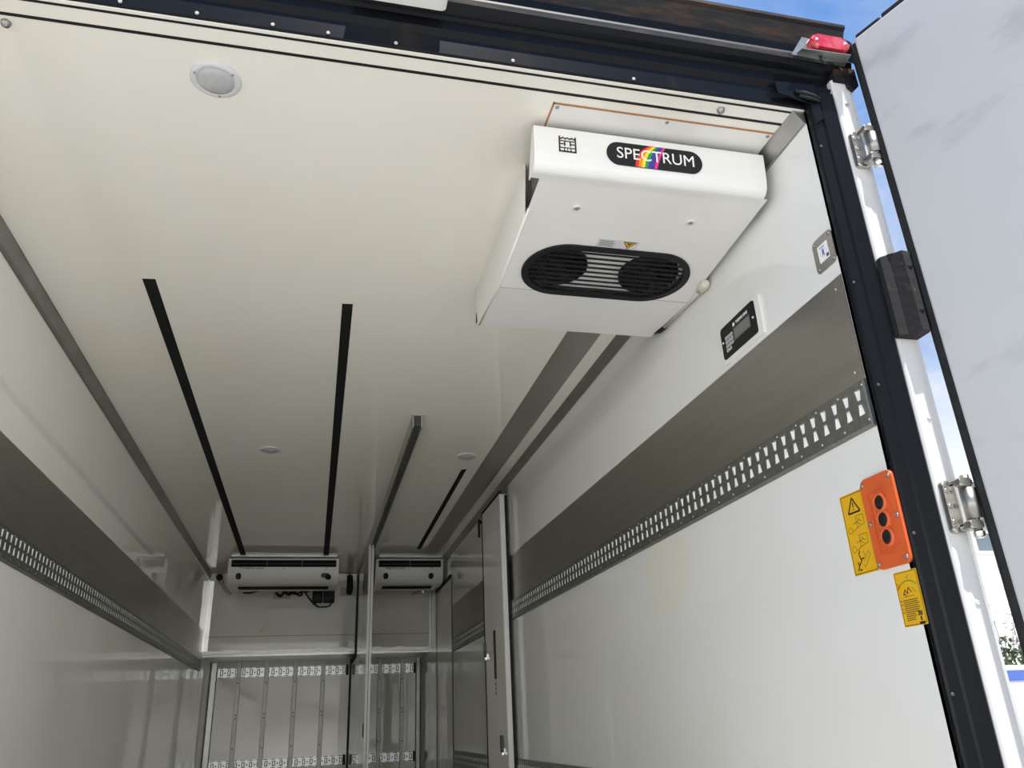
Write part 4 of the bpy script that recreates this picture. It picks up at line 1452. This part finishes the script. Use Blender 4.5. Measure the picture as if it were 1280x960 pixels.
# ================================================================== BEYOND THE DOOR GAP
bdg = thing('house', (15.5, 15.0, -1.05), 'white clapboard house behind the gap beside the door', 'building')
mb = MB()
z = -1.05
f = Frame((0, 14.0, 0), (1, 0, 0), (0, 0, 1))
k = 0
while z < 4.25:
    pts = [(0.0, z), (-0.045, z), (-0.012, z + 0.335), (0.0, z + 0.335)]
    mb.prism(Frame((0, 14.0, 0), (0, 1, 0), (0, 0, 1)), pts, 12.0, 21.0, M_SIDING)
    z += 0.335
mb.box(WORLD, 12.0, 21.0, 14.0, 19.0, -1.05, 4.30, M_SIDING)
mb.build('wall', M_SIDING, bdg)
mb = MB()
mb.prism(Frame((0, 0, 0), (0, 1, 0), (0, 0, 1)), [(13.6, 4.30), (16.5, 6.0), (19.4, 4.30), (19.4, 4.2), (16.5, 5.85), (13.6, 4.2)], 11.7, 21.3)
mb.build('roof', M_CHAN, bdg)
wd = MB()
wd.box(f, 13.35, 14.75, 3.62, 4.12, 0.046, 0.09, M_SIDING)
wd = wd.build('window', M_SIDING, bdg)
mb = MB()
mb.box(f, 13.45, 14.65, 3.70, 4.06, 0.09, 0.095, M_GLASSW)
mb.build('pane', M_GLASSW, wd)


def leaf_clump(mb, c, rad, n, size, m):
    for _ in range(n):
        v = Vector((random.gauss(0, 1), random.gauss(0, 1), random.gauss(0, 1))).normalized() * rad * random.random() ** 0.4
        p = Vector(c) + v
        u = Vector((random.gauss(0, 1), random.gauss(0, 1), random.gauss(0, 1))).normalized()
        w = u.cross(Vector((random.gauss(0, 1), random.gauss(0, 1), random.gauss(0, 1)))).normalized()
        s = size * random.uniform(0.6, 1.3)
        n_ = u.cross(w).normalized() * s * 0.15
        mb.face([p - u * s, p + w * s * 0.45 + n_, p + u * s, p - w * s * 0.45 + n_], m)


bs = thing('flowering_bush', (10.0, 10.3, -1.05), 'flowering shrub with white blossoms in front of the white house', 'bush')
mb = MB()
for _ in range(26):
    leaf_clump(mb, (10.0 + random.gauss(0, 0.45), 10.3 + random.gauss(0, 0.35), random.uniform(-0.6, 1.6)), 0.35, 60, 0.055, M_LEAF)
mb.build('foliage', M_LEAF, bs)
mb = MB()
for _ in range(22):
    c = (10.0 + random.gauss(0, 0.4), 10.15 + random.gauss(0, 0.3), random.uniform(1.35, 2.15))
    leaf_clump(mb, c, 0.11, 22, 0.032, M_FLOWER)
mb.build('blossom', M_FLOWER, bs)
mb = MB()
for _ in range(16):
    x, y = 10.0 + random.gauss(0, 0.15), 10.3 + random.gauss(0, 0.12)
    mb.tube([(x, y, -1.05), (x + random.gauss(0, 0.15), y, 0.3), (x + random.gauss(0, 0.35), y + random.gauss(0, 0.2), random.uniform(1.4, 2.1))], [0.02, 0.014, 0.006], M_CHAN, 5)
mb.build('stem', M_CHAN, bs)
tr = thing('tree_branch', (12.6, 11.6, -1.05), 'leafy young tree in front of the house window', 'tree')
mb = MB()
for _ in range(9):
    leaf_clump(mb, (12.65 + random.gauss(0, 0.18), 11.7 + random.gauss(0, 0.2), 3.25 + random.gauss(0, 0.15)), 0.14, 14, 0.075, M_LEAF)
mb.build('foliage', M_LEAF, tr)
mb = MB()
mb.tube([(12.9, 11.7, -1.05), (12.9, 11.7, 1.0), (12.82, 11.7, 2.4), (12.66, 11.7, 3.25)], [0.06, 0.05, 0.03, 0.012], M_CHAN, 8)
mb.build('trunk', M_CHAN, tr)

vn = thing('van', (8.6, 7.9, -1.05), 'white van with a blue roof stripe parked beyond the door', 'van')
mb = MB()
fv = Frame((0, 8.8, 0), (1, 0, 0), (0, 0, 1))
mb.prism(fv, [(6.25, -0.75), (11.0, -0.75), (11.05, -0.2), (10.8, 0.05), (9.95, 0.25), (9.35, 0.95), (9.2, 1.0), (6.3, 1.0), (6.25, 0.9)], 0, 1.85, M_VAN, 0.05)
mb.build('body', M_VAN, vn)
mb = MB()
mb.prism(fv, [(6.25, 0.985), (9.22, 0.985), (9.12, 1.075), (6.26, 1.075)], -0.005, 1.855, M_VANB)
for k in range(2):
    mb.box(fv, 6.4, 9.6, 0.24 + k * 0.05, 0.26 + k * 0.05, 1.85, 1.853, M_VANB)
mb.build('stripe', M_VANB, vn)
mb = MB()
mb.prism(fv, [(6.27, 1.075), (9.12, 1.075), (9.0, 1.125), (6.35, 1.13)], 0.02, 1.83, M_VAN, 0.01)
mb.build('roof', M_VAN, vn)
mb = MB()
mb.prism(fv, [(8.2, 0.30), (9.75, 0.30), (9.25, 0.86), (8.2, 0.86)], 1.85, 1.855, M_GLASSW)
mb.build('side_window', M_GLASSW, vn)
for x in (7.1, 10.2):
    for c in (0.05, 1.62):
        mb = MB()
        mb.lathe(fv.at(x, -0.72, c), [(0.0, 0.0), (0.33, 0.0), (0.33, 0.2), (0.20, 0.21), (0.19, 0.18), (0, 0.18)], M_RUBBER, 28)
        mb.build('wheel', M_RUBBER, vn)
